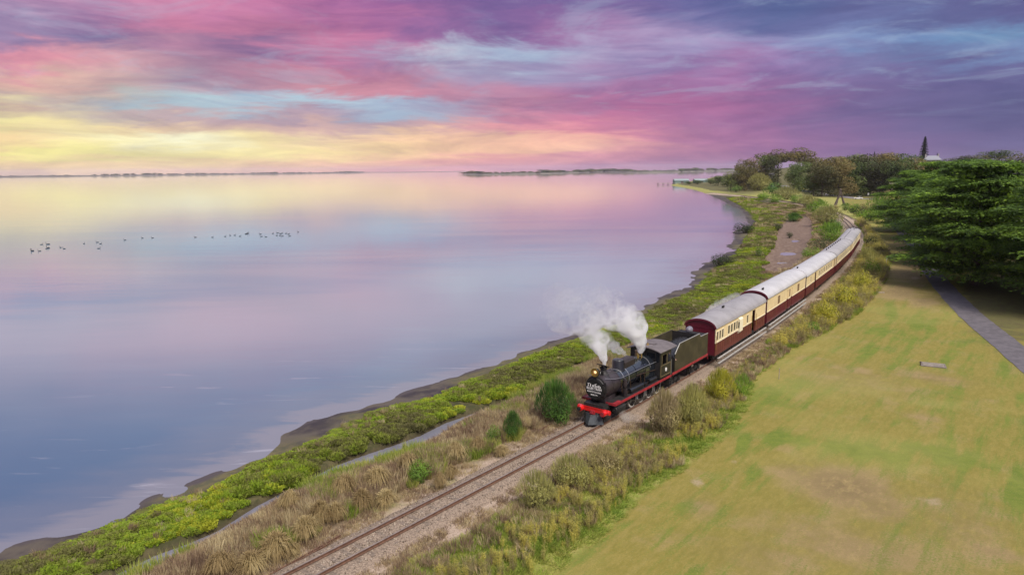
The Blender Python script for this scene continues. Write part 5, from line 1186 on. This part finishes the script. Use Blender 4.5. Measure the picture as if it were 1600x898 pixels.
def cypress(H, RR, npad, seed, lp=300):
    """Monterey cypress: flat tiers of foliage held out on level boughs"""
    rs = random.Random(seed); out = []; lev = 8
    for k in range(npad):
        li = int(rs.random()**.85*lev); u = (li+.5)/lev; z = 1.2+(H-1.6)*u+rs.uniform(-.45, .45); a = rs.uniform(0, 6.283)
        prof = (1.-u**2.6)**.55*(.82+.18*min(1, u*4)); bough = .85+.15*math.sin(a*3+li*1.7)
        rc = RR*prof*bough*rs.choice([1., .93, .80, .62, 1., .4]); Lr = rs.uniform(2.6, 4.2)*(1.-.35*u); Wt = rs.uniform(2.2, 3.8)*(1.-.3*u); th = rs.uniform(.40, .65)
        rc = max(rc-Lr*.5, 0.)
        n = int(lp*rs.uniform(.7, 1.3)); q = rng.uniform(-1, 1, (n*2, 2)); q = q[(q**2).sum(1) < 1][:n]
        fin = np.abs(np.sin(q[:, 1]*rs.uniform(5, 8)+rs.uniform(0, 6)))**.6; q = q[q[:, 0] < .25+.75*fin]; n = len(q)
        x = q[:, 0]*Lr; y = q[:, 1]*Wt; dome = (1-(q**2).sum(1))
        zz = th*dome*rng.uniform(.2, 1., n)-.13*(np.maximum(q[:, 0], 0))**2*Lr+rng.normal(0, .05, n)+.12*np.sin(q[:, 1]*9+q[:, 0]*5)
        ca, sa = math.cos(a), math.sin(a); P = np.stack([rc*ca+x*ca-y*sa, rc*sa+x*sa+y*ca, z+zz], 1)
        nn = norm(np.array([0, 0, 1.])+rng.normal(0, .30, (n, 3))+(.5*q[:, :1])*np.array([ca, sa, 0])); up = norm(np.stack([ca+rng.normal(0, .5, n), sa+rng.normal(0, .5, n), np.full(n, -.1)], 1))
        out.append(leaves(P, nn, rng.uniform(.30, .55, n), rng.uniform(.13, .23, n), up))
    m_ = 4200; t = rng.uniform(0, 1, m_)**.5; zz = rng.uniform(.06, .93, m_); a = rng.uniform(0, 6.3, m_); r_ = RR*.58*t*(1-zz**2.6)**.55
    Pi = np.stack([r_*np.cos(a), r_*np.sin(a), zz*H], 1); out.append(leaves(Pi, rng.normal(size=(m_, 3)), .7, .34))
    return plmesh('crown', out, cyp_m)
CY = [cypress(20, 13.2, 380, 1), cypress(18, 12.3, 340, 2), cypress(20.5, 13.6, 380, 3)]
CT = [limbs(15, .55, 16, 9.), limbs(14, .5, 15, 8.)]
CYP = [(68.5,77.,0,1.0,"huge layered dark green cypress at the right edge nearest the viewer, overhanging the path"),
       (66.,96.,1,1.0,"second layered cypress along the path, its low boughs touching the asphalt"),
       (90.,98.,2,1.05,"broad cypress behind the nearest two at the right"),
       (77.5,117.,0,.92,"middle cypress of the row beside the path"),
       (88.5,136.,1,.95,"cypress standing where the path disappears, fourth along the row"),
       (112.,125.,2,1.1,"tall cypress in the second rank at the right edge"),
       (97.,156.,0,.92,"farther cypress beside the end of the path"),
       (128.,155.,1,1.2,"back cypress rising behind the row"),
       (104.,178.,2,.80,"last and smallest cypress at the left end of the row"),
       (160.,195.,0,1.25,"distant cypress top behind the row at the right"),
       (83.,84.,1,.9,"cypress filling the gap behind the nearest one"),
       (116.,104.,0,1.1,"cypress at the right edge behind the second rank"),
       (91.,78.,1,1.1,"cypress partly cut by the right edge of the picture")]
for i, (x, y, k, s_, lab) in enumerate(CYP):
    t = empty("cypress_tree", (x, y, hz(x, y)), i*1.1); tag(t, lab, "tree", "layered cypresses along the footpath"); t.scale = (s_, s_, s_)
    link('crown', CY[k], None, t); link('trunk', CT[i % 2], bark, t)

def crown_kind(seed, H, RR, n, m, leaf=.6, flat=.66, base=.12, nb=20):
    rs = random.Random(seed); bl = []
    for k in range(nb):
        a = k*2.4; r = RR*rs.uniform(.15, .68); h = H*rs.uniform(base, .86); q = RR*rs.uniform(.28, .45)
        bl.append((r*math.cos(a), r*math.sin(a), h, q, q, q*flat*rs.uniform(.8, 1.2)))
    bl.append((0, 0, H*.84, RR*.45, RR*.45, H*.15))
    return plmesh('crown', blobfoliage(bl, n, leaf, .6, .45), m)
wood_far = leafmat('coast_tree_leaf', [(.06,.065,.025),(.10,.095,.035),(.16,.135,.045),(.22,.17,.06)], .05, .2, .35)
wood_grn = leafmat('bay_tree_leaf', [(.06,.09,.028),(.11,.15,.04),(.18,.21,.055)], .05, .2, .3)
pine_m = leafmat('pine_needle', [(.018,.030,.020),(.030,.045,.028)], .3, .1, .2)
KF = [crown_kind(i, 14, 7.5, 5200, wood_far if i % 3 else wood_grn) for i in range(6)]
UMB = [crown_kind(20+i, 15, 9, 3200, wood_far, flat=.32, base=.68, nb=9) for i in range(2)]
FT = [limbs(11, .42, 8, 5.5, .35, .95) for _ in range(3)]
def ftree(px, py, wpx, hpx, label, crown, tr=None, name="coast_tree", group="trees of the far wood", trm=None, zc=None):
    if zc is None:
        X, Y, Z = T(px, py); ppm = F/(Y*math.cos(PITCH)+(CH-Z)*math.sin(PITCH)); Hh = hpx/ppm
    else:
        X, Y = (px-800)/F*zc, zc*.986; Z = hz(X, Y); ppm = F/zc; Hh = (265.2-.0091*(px-800)-(py-hpx))/ppm+CH-Z
    t = empty(name, (X, Y, Z-.3), random.uniform(0, 6.3)); tag(t, label, "tree", group)
    R0 = wpx/ppm/2
    c = link('crown', crown, None, t); c.scale = (R0/7.6, R0/7.6, Hh/13.8); u = link('trunk', tr or random.choice(FT), trm or bark, t); u.scale = (R0/7.6, R0/7.6, Hh/13.5)
    return t
FW = []   # (px of trunk, base py, width, height) row by row
for x, y, w_, h_ in ((1135,288,30,22),(1152,286,34,30),(1172,284,38,38),(1188,286,40,44),(1160,279,40,30),(1195,281,36,38)): FW.append((x, y, w_, h_, 'at the shore end of the wood'))
for x, y, w_, h_ in ((1262,300,40,30),(1275,298,50,46),(1300,300,54,48),(1325,302,54,50),(1348,301,50,48),(1370,303,52,54),(1392,306,56,58),(1412,306,60,60),(1435,309,60,55)): FW.append((x, y, w_, h_, 'in the front rank behind the road'))
for x, y, w_, h_ in ((1242,286,40,34),(1268,286,50,40),(1292,288,54,44),(1315,288,60,46),(1340,290,60,50),(1366,290,64,52),(1395,292,64,52),(1425,292,64,41),(1455,292,64,36),(1232,280,34,24)): FW.append((x, y, w_, h_, 'in the middle rank of the wood'))
for x, y, w_, h_ in ((1484,282,56,38),(1510,280,64,38),(1540,280,64,45),(1572,280,56,36),(1600,280,60,42),(1635,280,70,44),(1330,276,50,34),(1360,276,54,36),(1262,272,44,26),(1300,274,50,30)): FW.append((x, y, w_, h_, 'along the back skyline of the wood'))
ZC = {'at the shore end of the wood': 520, 'in the front rank behind the road': 400, 'in the middle rank of the wood': 470, 'along the back skyline of the wood': 580}
cnt = {}
for i, (x, y, w_, h_, grp) in enumerate(FW):
    cnt[grp] = cnt.get(grp, 0)+1
    ordn = sorted(a[0] for a in FW if a[4] == grp).index(x)+1
    ftree(x, y, w_*1.08, h_*1.0, "brown green tree, %s from the left %s" % (ORD[ordn], grp), KF[i % 6], zc=ZC[grp]*random.uniform(.97, 1.03))
ftree(1206, 283, 60, 46, "flat topped spreading tree with sky showing through beneath its crown", UMB[0], zc=540)
ftree(1238, 281, 60, 46, "tall flat topped tree right of the gap over the road", UMB[1], zc=520)
ftree(1157, 290, 26, 32, "pale trunked leaning tree above the beach", KF[2], trm=barkp)
ftree(1217, 296, 14, 9, "small round dark tree in the middle of the road bend", KF[1], name="small_tree")
ftree(1268, 304, 32, 16, "dense dark shrub tree at the near side of the road", KF[3], name="small_tree")
for i, (x, y, w_, h_) in enumerate(((1110,288,18,9),(1122,290,26,16),(1090,288,20,7),(1136,292,26,12),(1076,288,16,5),(1148,293,24,12),(1168,294,24,12))):
    ftree(x, y, w_, h_, "bluish green shrub on the low point, %s from the left" % ORD[sorted((1110,1122,1090,1136,1076,1148,1168)).index(x)+1], KF[0], name="shore_shrub", group="scrub on the point by the jetty")
# Norfolk pines
def norfolk(seed):
    rs = random.Random(seed); out = []; z = 3.; 
    while z < 29.4:
        r = 4.8*(1-z/30.5)**.8+.22
        for k in range(8):
            a = k*2*math.pi/8+rs.uniform(-.2, .2); n = 150; t = rng.uniform(.02, 1, n)**.8; w_ = (.9*t*(1.1-t)+.2)*min(1, r/3+.15)
            P = np.stack([r*t*math.cos(a)-rng.normal(0, 1, n)*w_*math.sin(a), r*t*math.sin(a)+rng.normal(0, 1, n)*w_*math.cos(a), z+.30*t**2*r*.3+rng.normal(0, .10, n)], 1)
            out.append(leaves(P, rng.normal(size=(n, 3)), min(.9, .3+r*.2), .45))
        m_ = 90; P = np.stack([rng.normal(0, r*.22+.1, m_), rng.normal(0, r*.22+.1, m_), z+rng.uniform(-1, 1, m_)], 1); out.append(leaves(P, rng.normal(size=(m_, 3)), min(1.1, .3+r*.25), .5))
        z += 2.0*(1-.35*z/30)
    return plmesh('crown', out, pine_m)
NP = norfolk(3); b = MB(); b.tube((0, 0, -.5), (0, 0, 29.5), .5, .05, 8); NTk = b.mesh('trunk', 60)
for x, yb, top, lab in ((1441,268,207,"tall pyramidal Norfolk pine rising above the wood by the white house"),(1364,272,230,"short dense Norfolk pine on the wooded skyline"),(1318,270,239,"small distant Norfolk pine left of the skyline"),(1462,268,232,"thin Norfolk pine just right of the tallest one"),(1401,268,235,"first of two tiny Norfolk pines left of the tallest"),(1407,268,235,"second of two tiny Norfolk pines left of the tallest")):
    X, Y, Z = T(x, yb); 
    if Y < 500 or Y > 1500: Y_ = 760; X = X*Y_/Y; Y = Y_; Z = hz(X, Y)
    ppm = F/(Y*math.cos(PITCH)+(CH-Z)*math.sin(PITCH)); 
    hor = 265.2-.0091*x; Htop = (hor-top)/ppm+CH-Z; k_ = Htop/30.
    t = empty("norfolk_pine", (X, Y, Z), x*.1); tag(t, lab, "tree", "norfolk pines on the skyline"); wk = {1441:1., 1364:.85, 1318:.7, 1462:.6, 1401:.35, 1407:.35}[x]
    c = link('crown', NP, None, t); c.scale = (k_*wk*1.25, k_*wk*1.25, k_); u = link('trunk', NTk, bark, t); u.scale = (k_, k_, k_)
# ------------------------------------------------------------------ the far side of the bay
farland = mat('far_land', (.085, .080, .055), .95, var=.4, vscale=.01)
sandm = mat('far_sand', (.34, .27, .22), .95, var=.2, vscale=.02)
def shoreland(name, line, depth, hgt, label, seed=0, trees=0, th=1.):
    """low land: sandy lip and a rise set back from the waterline"""
    C = np.array([g(x, y, -1.2) for x, y in line]); d = np.r_[0, np.cumsum(np.hypot(*np.diff(C, axis=0).T))]
    u = np.linspace(0, d[-1], 90); K = np.stack([np.interp(u, d, C[:, q]) for q in (0, 1)], 1)
    dirs = norm(K); rows = [(0, -1.6), (.06, -.7), (.12, .8), (.3, 1.), (.6, .9), (1., -1.6)]; vs = []
    taper = np.minimum(1, np.minimum(np.arange(90), 89-np.arange(90))/7.)
    for o, hz_ in rows:
        for i, (p, q) in enumerate(zip(K, dirs)):
            z = hz_ if hz_ < 0 else hz_*hgt*taper[i]*(.7+.6*float(vnoise(np.array([[i*1.]]).repeat(2, 1), 6., seed)[0])); P_ = p+q*depth*o*(.3+.7*taper[i]); vs.append((P_[0], P_[1], z))
    n = 90; fs = [(r_*n+i, r_*n+i+1, (r_+1)*n+i+1, (r_+1)*n+i) for r_ in range(len(rows)-1) for i in range(n-1)]
    me = bpy.data.meshes.new(name); me.from_pydata(vs, [], fs); me.materials.append(farland); me.materials.append(sandm)
    for i, p in enumerate(me.polygons): p.material_index = 1 if i < n-1 else 0; p.use_smooth = True
    tag(link(name, me), label=label, kind='structure')
    if trees:
        i = rng.integers(0, 90, trees); t = rng.uniform(.15, .6, trees); K2 = K[i]+dirs[i]*(depth*t*(.3+.7*taper[i]))[:, None]+rng.normal(0, depth*.03, (trees, 2))
        sc = rng.uniform(.5, 1.1, trees)*th*(.5+.9*vnoise(np.stack([i*1., i*0.], 1), 3., seed+4))*(.35+.65*taper[i]); sc3 = np.stack([sc*2.6, sc*2.6, sc*.95], 1)
        scatter(name+"_wood", "dark wood covering "+label, KF[:4], np.column_stack([K2, np.full(trees, hgt*.4)]), np.stack([np.zeros(trees), np.zeros(trees), rng.uniform(0, 6.3, trees)], 1), sc3)
shoreland("far_shore", [(-500,281.6),(-200,278.9),(0,277.),(150,275.4),(400,272.2),(500,270.9),(575,269.6)], 500, 6, "the long low shore at the left horizon", 1, 420, .85)
shoreland("far_spit", [(570,269.5),(620,269.6),(680,268.8),(740,267.7)], 300, 2.5, "the thin spit joining the far shore", 2, 60, .3)
shoreland("far_island", [(722,272.3),(760,273.),(830,272.),(900,270.2),(950,268.2)], 350, 4, "the wooded island in the middle of the horizon", 3, 260, .85)
shoreland("far_headland", [(930,268.),(1000,270.),(1050,269.2),(1100,267.8),(1180,266.),(1300,263.6)], 500, 6, "the low headland right of the island", 5, 330, .9)
# ------------------------------------------------------------------ birds on the water
def swan_mesh(seed):
    rs = random.Random(seed); b = MB()
    b.lathe([(.001,-.46),(.10,-.40),(.19,-.2),(.22,.02),(.19,.22),(.10,.36),(.001,.42)], 12, Matrix.Translation((0,0,.11)) @ Matrix.Rotation(math.pi/2, 4, 'Y') @ Matrix.Diagonal((.75,1,1,1)))
    b.add([(-.3,-.07,.15),(-.3,.07,.15),(-.56,0,.26),(-.36,0,.08)], [(0,1,2),(0,2,3),(1,3,2)])
    pts = [(.34,.13),(.44,.26),(.42,.42),(.36,.56),(.40,.66)]
    for (x,z),(x2,z2) in zip(pts[:-1],pts[1:]): b.tube((x,0,z),(x2,0,z2),.05,.04,6)
    b.lathe([(.001,-.06),(.05,-.03),(.055,.02),(.03,.07),(.001,.08)], 8, Matrix.Translation((.43,0,.67)) @ Matrix.Rotation(math.pi/2+.2, 4, 'Y'))
    b.tube((.49,0,.66),(.6,0,.62),.022,.012,5)
    for s in (-1, 1): b.add([(.15,s*.16,.16),(-.1,s*.22,.2),(-.42,s*.1,.2),(-.2,s*.12,.27),(.08,s*.1,.26)], [(0,1,2,3,4)])
    return b.mesh('waterbird', 60)
SW = [swan_mesh(i) for i in range(2)]; swm = mat('black_plumage', (.018, .020, .028), .6)
BP = [(160,168),(163,167),(198,168),(208,135),(240,134),(235,156),(241,153),(303,150),(321,156),(420,131),(487,124),(503,132),(494,155),(625,113),(712,103),(763,102),(977,99),(1062,99),(1126,95),(1151,90),(1174,89),(1200,94),(1232,83),(1238,80),(1302,83),(1307,95),(1330,97),(1364,80),(1388,77),(1384,90),(1402,81),(1410,79),(1400,91),(1412,93),(1430,80),(1444,83),(1448,93),(1491,73)]
for i, (x, y) in enumerate(sorted(BP)):
    X, Y = g(x/3.2, 340+y/3.2, -1.2); o = link("waterbird", SW[i % 2], swm, None, (X, Y, -1.24)); k_ = .95 if i in (0, 1, 5, 6, 22, 23) else .72
    o.rotation_euler = (0, 0, random.choice([0, math.pi])+random.uniform(-.6, .6)); o.scale = (k_,)*3
    tag(o, "small dark waterbird afloat on the lake, %s from the left of the long flock" % ORD[i+1], "waterbird", "dark birds floating far out on the water")
# ------------------------------------------------------------------ poles, car, sculpture, houses, jetty, slabs
polew = mat('pole_wood', (.33, .27, .23), .9, var=.2)
def pole(px, py, h, lab, arm=True, rz=0.):
    X, Y, Z = T(px, py); r = empty("power_pole", (X, Y, Z), rz); tag(r, lab, "power pole", "power poles by the road")
    b = MB(); b.tube((0,0,-.3),(0,0,h),.17,.12,10); b.build('pole', polew, r)
    if arm:
        b = MB(); b.box(-1.3,1.3,-.06,.06,h-.5,h-.34); b.box(-.6,.6,-.05,.05,h-1.4,h-1.28); b.build('crossarm', polew, r)
        for x in (-1.2,-.6,.6,1.2):
            b = MB(); b.lathe([(.02,0),(.06,.03),(.05,.1),(.07,.13),(.03,.2)], 8, Matrix.Translation((x,0,h-.34))); b.build('insulator', whitep, r)
    return r
pole(1391, 328, 10.6, "power pole with crossarm standing behind the green scrub near the cypresses")
pole(1266.5, 294, 11.5, "thin pole among the trees right of the road bend", True, .8)
pole(1404, 352, 3.2, "short pale post at the left foot of the cypress row", False)
X, Y, Z = T(1341, 311.5); car = empty("car", (X, Y, Z+.03), 2.75); tag(car, "white hatchback parked on the road below the wood", "car")
b = MB(); prof = [(-2.05,.35),(2.05,.35),(2.12,.62),(2.0,.86),(1.15,.98),(-1.95,1.02),(-2.08,.7)]; b.extr(prof, -.86, .86, 'y'); cb = b.build('body', whitep, car)
b = MB(); b.add([(1.15,-.8,.97),(1.15,.8,.97),(.45,.66,1.46),(.45,-.66,1.46),(-1.95,-.8,1.01),(-1.95,.8,1.01),(-1.35,.66,1.48),(-1.35,-.66,1.48)], [(0,1,2,3),(4,7,6,5),(3,2,6,7),(1,5,6,2),(0,3,7,4)]); b.build('cabin_glass', glass_d, car, smooth=0)
b = MB(); b.box(-1.35,.42,-.67,.67,1.465,1.50); b.box(-.5,-.4,-.82,.82,1.0,1.47); b.build('roof', whitep, car)
for x in (-1.3, 1.3):
    for s in (-1, 1):
        b = MB(); M_ = Matrix.Translation((x, s*.8, .33)) @ Matrix.Rotation(math.pi/2, 4, 'X'); b.lathe([(.001,-.1),(.25,-.1),(.33,-.08),(.33,.08),(.25,.1),(.001,.1)], 18, M_); w_ = b.build('wheel', blkm, car)
        b = MB(); b.lathe([(.001,-.11),(.2,-.11),(.2,.11),(.001,.11)], 14, M_); b.build('rim', steel, w_)
for s in (-1, 1):
    b = MB(); b.box(1.98,2.1,s*.6-.16,s*.6+.16,.66,.8); b.build('headlight', glass_d, car); b = MB(); b.box(-2.09,-2.0,s*.66-.12,s*.66+.12,.72,.92); b.build('tail_light', redm, car)
for px, py, h, lab, w_ in ((1356.5,306.5,1.8,"white roadside sign right of the parked car",.9),(1304,306,1.2,"small white marker post left of the sculpture",.25)):
    X, Y, Z = T(px, py); r = empty("road_sign", (X, Y, Z)); tag(r, lab, "sign"); b = MB(); b.tube((0,0,-.2),(0,0,h),.06,.06,6); b.build('post', polew, r); b = MB(); b.box(-w_/2,w_/2,-.10,-.06,h-1.2 if w_ > .5 else h-.6,h+.1); b.build('sign_panel', whitep, r)
X, Y, Z = T(1311, 321); r = empty("timber_sculpture", (X, Y, Z)); tag(r, "dark timber sculpture of two leaning trunks on the far lawn", "sculpture")
sm = mat('weathered_timber', (.10, .075, .065), .9, var=.4, vscale=2.)
for x0, x1, y1, rr in ((-1.6,.1,0.,.62),(2.2,.5,.2,.5)):
    b = MB(); P_ = [Vector((x0+(x1-x0)*t+random.uniform(-.12,.12), y1+random.uniform(-.1,.1), 6.6*t-.2)) for t in (0,.2,.4,.6,.8,1.)]
    for i in range(5): b.tube(P_[i], P_[i+1], rr*(1-.1*i)*random.uniform(.85,1.1), rr*(.9-.1*i), 8)
    b.tube(P_[0]+Vector((.35,0,0)), P_[2]+Vector((.2,0,0)), .4, .3, 7); b.build('trunk', sm, r)
b = MB(); b.lathe([(.3,-.4),(.5,0),(.4,.5),(.001,.8)], 9, Matrix.Translation((.25,.1,6.6))); b.build('head_block', sm, r)
# white house on the skyline
hw_ = mat('house_wall', (.40, .38, .36), .8, var=.08); hr = mat('iron_roof', (.26, .265, .30), .5, var=.12)
def house(X, Y, Z, w_, d_, eh, rh, rz, lab, chim=True):
    r = empty("house", (X, Y, Z), rz); tag(r, lab, "house")
    b = MB(); b.box(-w_/2,w_/2,-d_/2,d_/2,-6,eh); b.build('wall', hw_, r)
    b = MB(); e_ = .5; b.add([(-w_/2-e_,-d_/2-e_,eh),(w_/2+e_,-d_/2-e_,eh),(w_/2+e_,d_/2+e_,eh),(-w_/2-e_,d_/2+e_,eh),(-w_/2+d_*.35,0,eh+rh),(w_/2-d_*.35,0,eh+rh),(-w_/2-e_,-d_/2-e_,eh-.15),(w_/2+e_,-d_/2-e_,eh-.15),(w_/2+e_,d_/2+e_,eh-.15),(-w_/2-e_,d_/2+e_,eh-.15)], [(0,1,5,4),(1,2,5),(2,3,4,5),(3,0,4),(0,6,7,1),(1,7,8,2),(2,8,9,3),(3,9,6,0),(6,9,8,7)]); rf = b.build('roof', hr, r, smooth=0)
    if chim:
        for x in (-w_/2+1.2, w_/2-2.): b = MB(); b.box(x-.45,x+.45,-.4,.4,eh-.1,eh+rh+1.2); b.box(x-.55,x+.55,-.5,.5,eh+rh+1.2,eh+rh+1.4); b.build('chimney', hw_, rf)
    k = max(2, int(w_//3.2))
    for i in range(k):
        x = -w_/2+(i+.5)*w_/k; b = MB(); b.box(x-.5,x+.5,-d_/2-.06,-d_/2-.005,eh-2.4,eh-.9); f_ = b.build('window', whitep, r); b = MB(); b.box(x-.42,x+.42,-d_/2-.08,-d_/2-.062,eh-2.32,eh-.98); b.build('pane', glass_d, f_)
    return r
def far_at(px, zc):  # direction of a landmark at a chosen distance
    dx = (px-800)/F; return (dx*zc, zc)
X, Y = far_at(1448, 560); house(X, Y, 15.4, 12, 8, 5.8, 3.4, -.5, "white house with pale iron roof and two chimneys on the wooded skyline")
X, Y = far_at(1326, 640); house(X, Y, 9.5, 9, 7, 4.6, 2.4, -.3, "small pale roof peeping out left of the short dense pine", False)
# jetty and sheds on the point
X, Y = g(1048, 288.6, -1.2); j = empty("jetty", (X, Y, -1.2), .25); tag(j, "low timber jetty running out from the point at the far end of the bay", "jetty")
b = MB(); b.box(-16,22,-1.6,1.6,1.3,1.6); b.build('deck', polew, j)
for i in range(7):
    for s in (-1, 1): b = MB(); b.tube((-15+i*6, s*1.4, -1), (-15+i*6, s*1.4, 2.2), .2, None, 7); b.build('pile', bark, j)
for dx, w_, lab in ((14, 16, "pale green boat shed at the root of the jetty"), (36, 15, "second pale boat shed behind the jetty, right of the green one")):
    r = empty("boat_shed", (X+dx, Y+12, -.4), .1); tag(r, lab, "shed"); b = MB(); b.box(-w_/2,w_/2,-4,4,-1,3.2); b.build('wall', mat('shed_wall', (.16, .24, .21), .8, var=.15), r)
    b = MB(); b.extr([(-4.6,3.2),(4.6,3.2),(0,5.2)], -w_/2-.4, w_/2+.4, 'x'); b.build('roof', mat('shed_roof', (.24, .29, .29), .6), r, smooth=0)
    b = MB(); b.box(-1.5,1.5,-4.08,-4.01,-.6,2.4); b.build('door', bark, r)
# concrete slab and stakes on the lawn
conc = mat('concrete', (.19, .155, .13), .9, var=.3, vscale=4., bump=.5)
a, c_ = Vector((*g(1438,568,-.3),0)), Vector((*g(1478,572,-.3),0)); d_ = c_-a
r = empty("concrete_slab", (*((a+c_)/2)[:2], -.32), math.atan2(d_.y, d_.x)); tag(r, "weathered concrete slab lying in the lawn left of the path", "slab")
L_ = d_.length; b = MB(); b.box(-L_/2,L_/2,-.7,.7,-.1,.05); b.build('slab', conc, r); b = MB(); b.box(-L_/2-.06,-L_/2+.02,-.45,-.3,-.1,.32); b.build('peg', bark, r)
b = MB(); b.box(-L_/2+.15,L_/2-.15,-.55,.55,.05,.065); b.build('lid', mat('concrete_pale', (.23, .195, .16), .9, var=.25, vscale=5.), r)
X, Y = g(1373, 457, -.3); b = MB(); b.box(-.75,.75,-.12,.12,-.05,.07); o = b.build("timber_plank", polew, loc=(X, Y, -.31)); tag(o, "small timber plank lying on the grass near the yellow bushes", "plank")
for px, py, h, lab in ((1217,592,.9,"thin stake in the lawn near the tender"),(1384.5,418,1.8,"tall thin white stake on the lawn left of the cypresses")):
    X, Y, Z = T(px, py); b = MB(); b.tube((0,0,-.1),(0,0,h),.03,.03,6); o = b.build("stake", polew if h < 1 else whitep, loc=(X, Y, Z)); tag(o, lab, "stake")
# ------------------------------------------------------------------ steam
def steam(base, path, label, dens, d0, seed, name="steam_plume", sc=22., lean=0.):
    """closed billowing body along a rising path (offsets in metres), filled with vapour thinning away from its source"""
    bm = bmesh.new(); rs = random.Random(seed)
    for (p, q) in zip(path[:-1], path[1:]):
        p, q = np.array(p), np.array(q); L = np.linalg.norm((q-p)[:3]); n = max(2, int(L/(.35*min(p[3], q[3])+.04)))
        for i in range(n):
            t = i/n; c = p*(1-t)+q*t; r_ = c[3]
            for k in range(3 if r_ > .2 else 1):
                o_ = Vector([rs.gauss(0, r_*.38) for _ in range(3)]) if r_ > .15 else Vector()
                bmesh.ops.create_icosphere(bm, subdivisions=2, radius=r_*rs.uniform(.8, 1.15), matrix=Matrix.Translation(Vector(c[:3])+o_))
    me = bpy.data.meshes.new(name); bm.to_mesh(me); bm.free(); o = link(name, me, None, None, base)
    md = o.modifiers.new('skin', 'REMESH'); md.mode = 'VOXEL'; md.voxel_size = max(.05, .16*min(.8, path[-1][3]))
    tag(o, label, "steam", "steam drifting from the engine")
    m = bpy.data.materials.new(name); m.use_nodes = True; w = NT(m.node_tree); w.n.clear()
    tc = w.node('ShaderNodeTexCoord').outputs['Object']; dist = w.node('ShaderNodeVectorMath'); dist.operation = 'LENGTH'; w.link(tc, dist.inputs[0])
    n1 = w.noise(tc, 1.6, 4, .6, .4); n2 = w.noise(tc, .7, 3, .6)
    far = w.map(dist.outputs['Value'], 0., d0*2.2, 0., 1., 'LINEAR')
    thr = w.math('SUBTRACT', w.math('ADD', w.math('MULTIPLY', n1, .6), w.math('MULTIPLY', n2, .5)), w.math('MULTIPLY', far, .17))
    dn = w.math('MULTIPLY', w.map(thr, .34, .62), w.math('DIVIDE', dens, w.math('ADD', 1., w.math('POWER', w.math('DIVIDE', dist.outputs['Value'], d0), 2.6))))
    v = w.node('ShaderNodeVolumePrincipled'); v.inputs['Color'].default_value = (1, 1, 1, 1); v.inputs['Anisotropy'].default_value = .2; w.link(dn, v.inputs['Density'])
    out = w.node('ShaderNodeOutputMaterial'); w.link(v.outputs[0], out.inputs['Volume']); o.data.materials.append(m)
    return o
def P_(pts, ppm): x0, y0 = pts[0][:2]; return [((x-x0)/ppm, .12*i, (y0-y)/ppm, r_/ppm) for i, (x, y, r_) in enumerate(pts)]
pc = track(21.75+1.2, 0, 3.66)
steam(pc, P_([(942,566,3.2),(941,550,5),(938,536,8),(933,522,14),(924,508,19),(910,496,23),(890,486,26),(868,474,26)], 22.5), "white steam rising from the chimney and drifting left over the marsh", 11., 1.6, 1)
pv = track(21.75+6.1, .0, 3.62)
steam(pv, P_([(1000,542,3),(1001,526,7),(998,512,11),(990,500,16),(975,492,19),(954,484,21),(930,475,24),(900,464,26)], 21.3), "thick white steam blowing off from the safety valves by the cab", 11., 1.9, 2)
steam(track(21.75+5.7, -.7, 3.2), P_([(984,544,1.6),(972,535,4),(958,524,7),(944,514,9),(930,506,11)], 21.6), "slanting jet of steam left of the safety valve plume", 8., 1.7, 3)
steam(track(21.75+1.6, 1.15, .75), P_([(962,630,2),(968,640,5),(978,648,8),(990,652,8)], 23.), "faint wisp of steam at the cylinder beside the front driving wheel", 1.1, 1.2, 4)
steam(track(45.5, -2.4, 2.5), [(0,0,0,.2),(1.6,2.,.3,.34),(3.2,4.2,.5,.42),(5.2,6.8,.55,.40),(6.8,9.,.6,.22)], "low white steam caught behind the first carriage's roof", .9, 8., 5)
# thin sea air: far things pale a little
b = MB(); b.box(-9500, 9500, -500, 9500, -4.2, 62)
hz_o = b.build("haze", None, smooth=0); tag(hz_o, "thin pale sea air over the bay", kind='stuff')
m = bpy.data.materials.new("haze"); m.use_nodes = True; w = NT(m.node_tree); w.n.clear()
v = w.node('ShaderNodeVolumePrincipled'); v.inputs['Color'].default_value = (.78, .72, .86, 1); v.inputs['Density'].default_value = 4.5e-5
w.link(v.outputs[0], w.node('ShaderNodeOutputMaterial').inputs['Volume']); hz_o.data.materials.append(m)
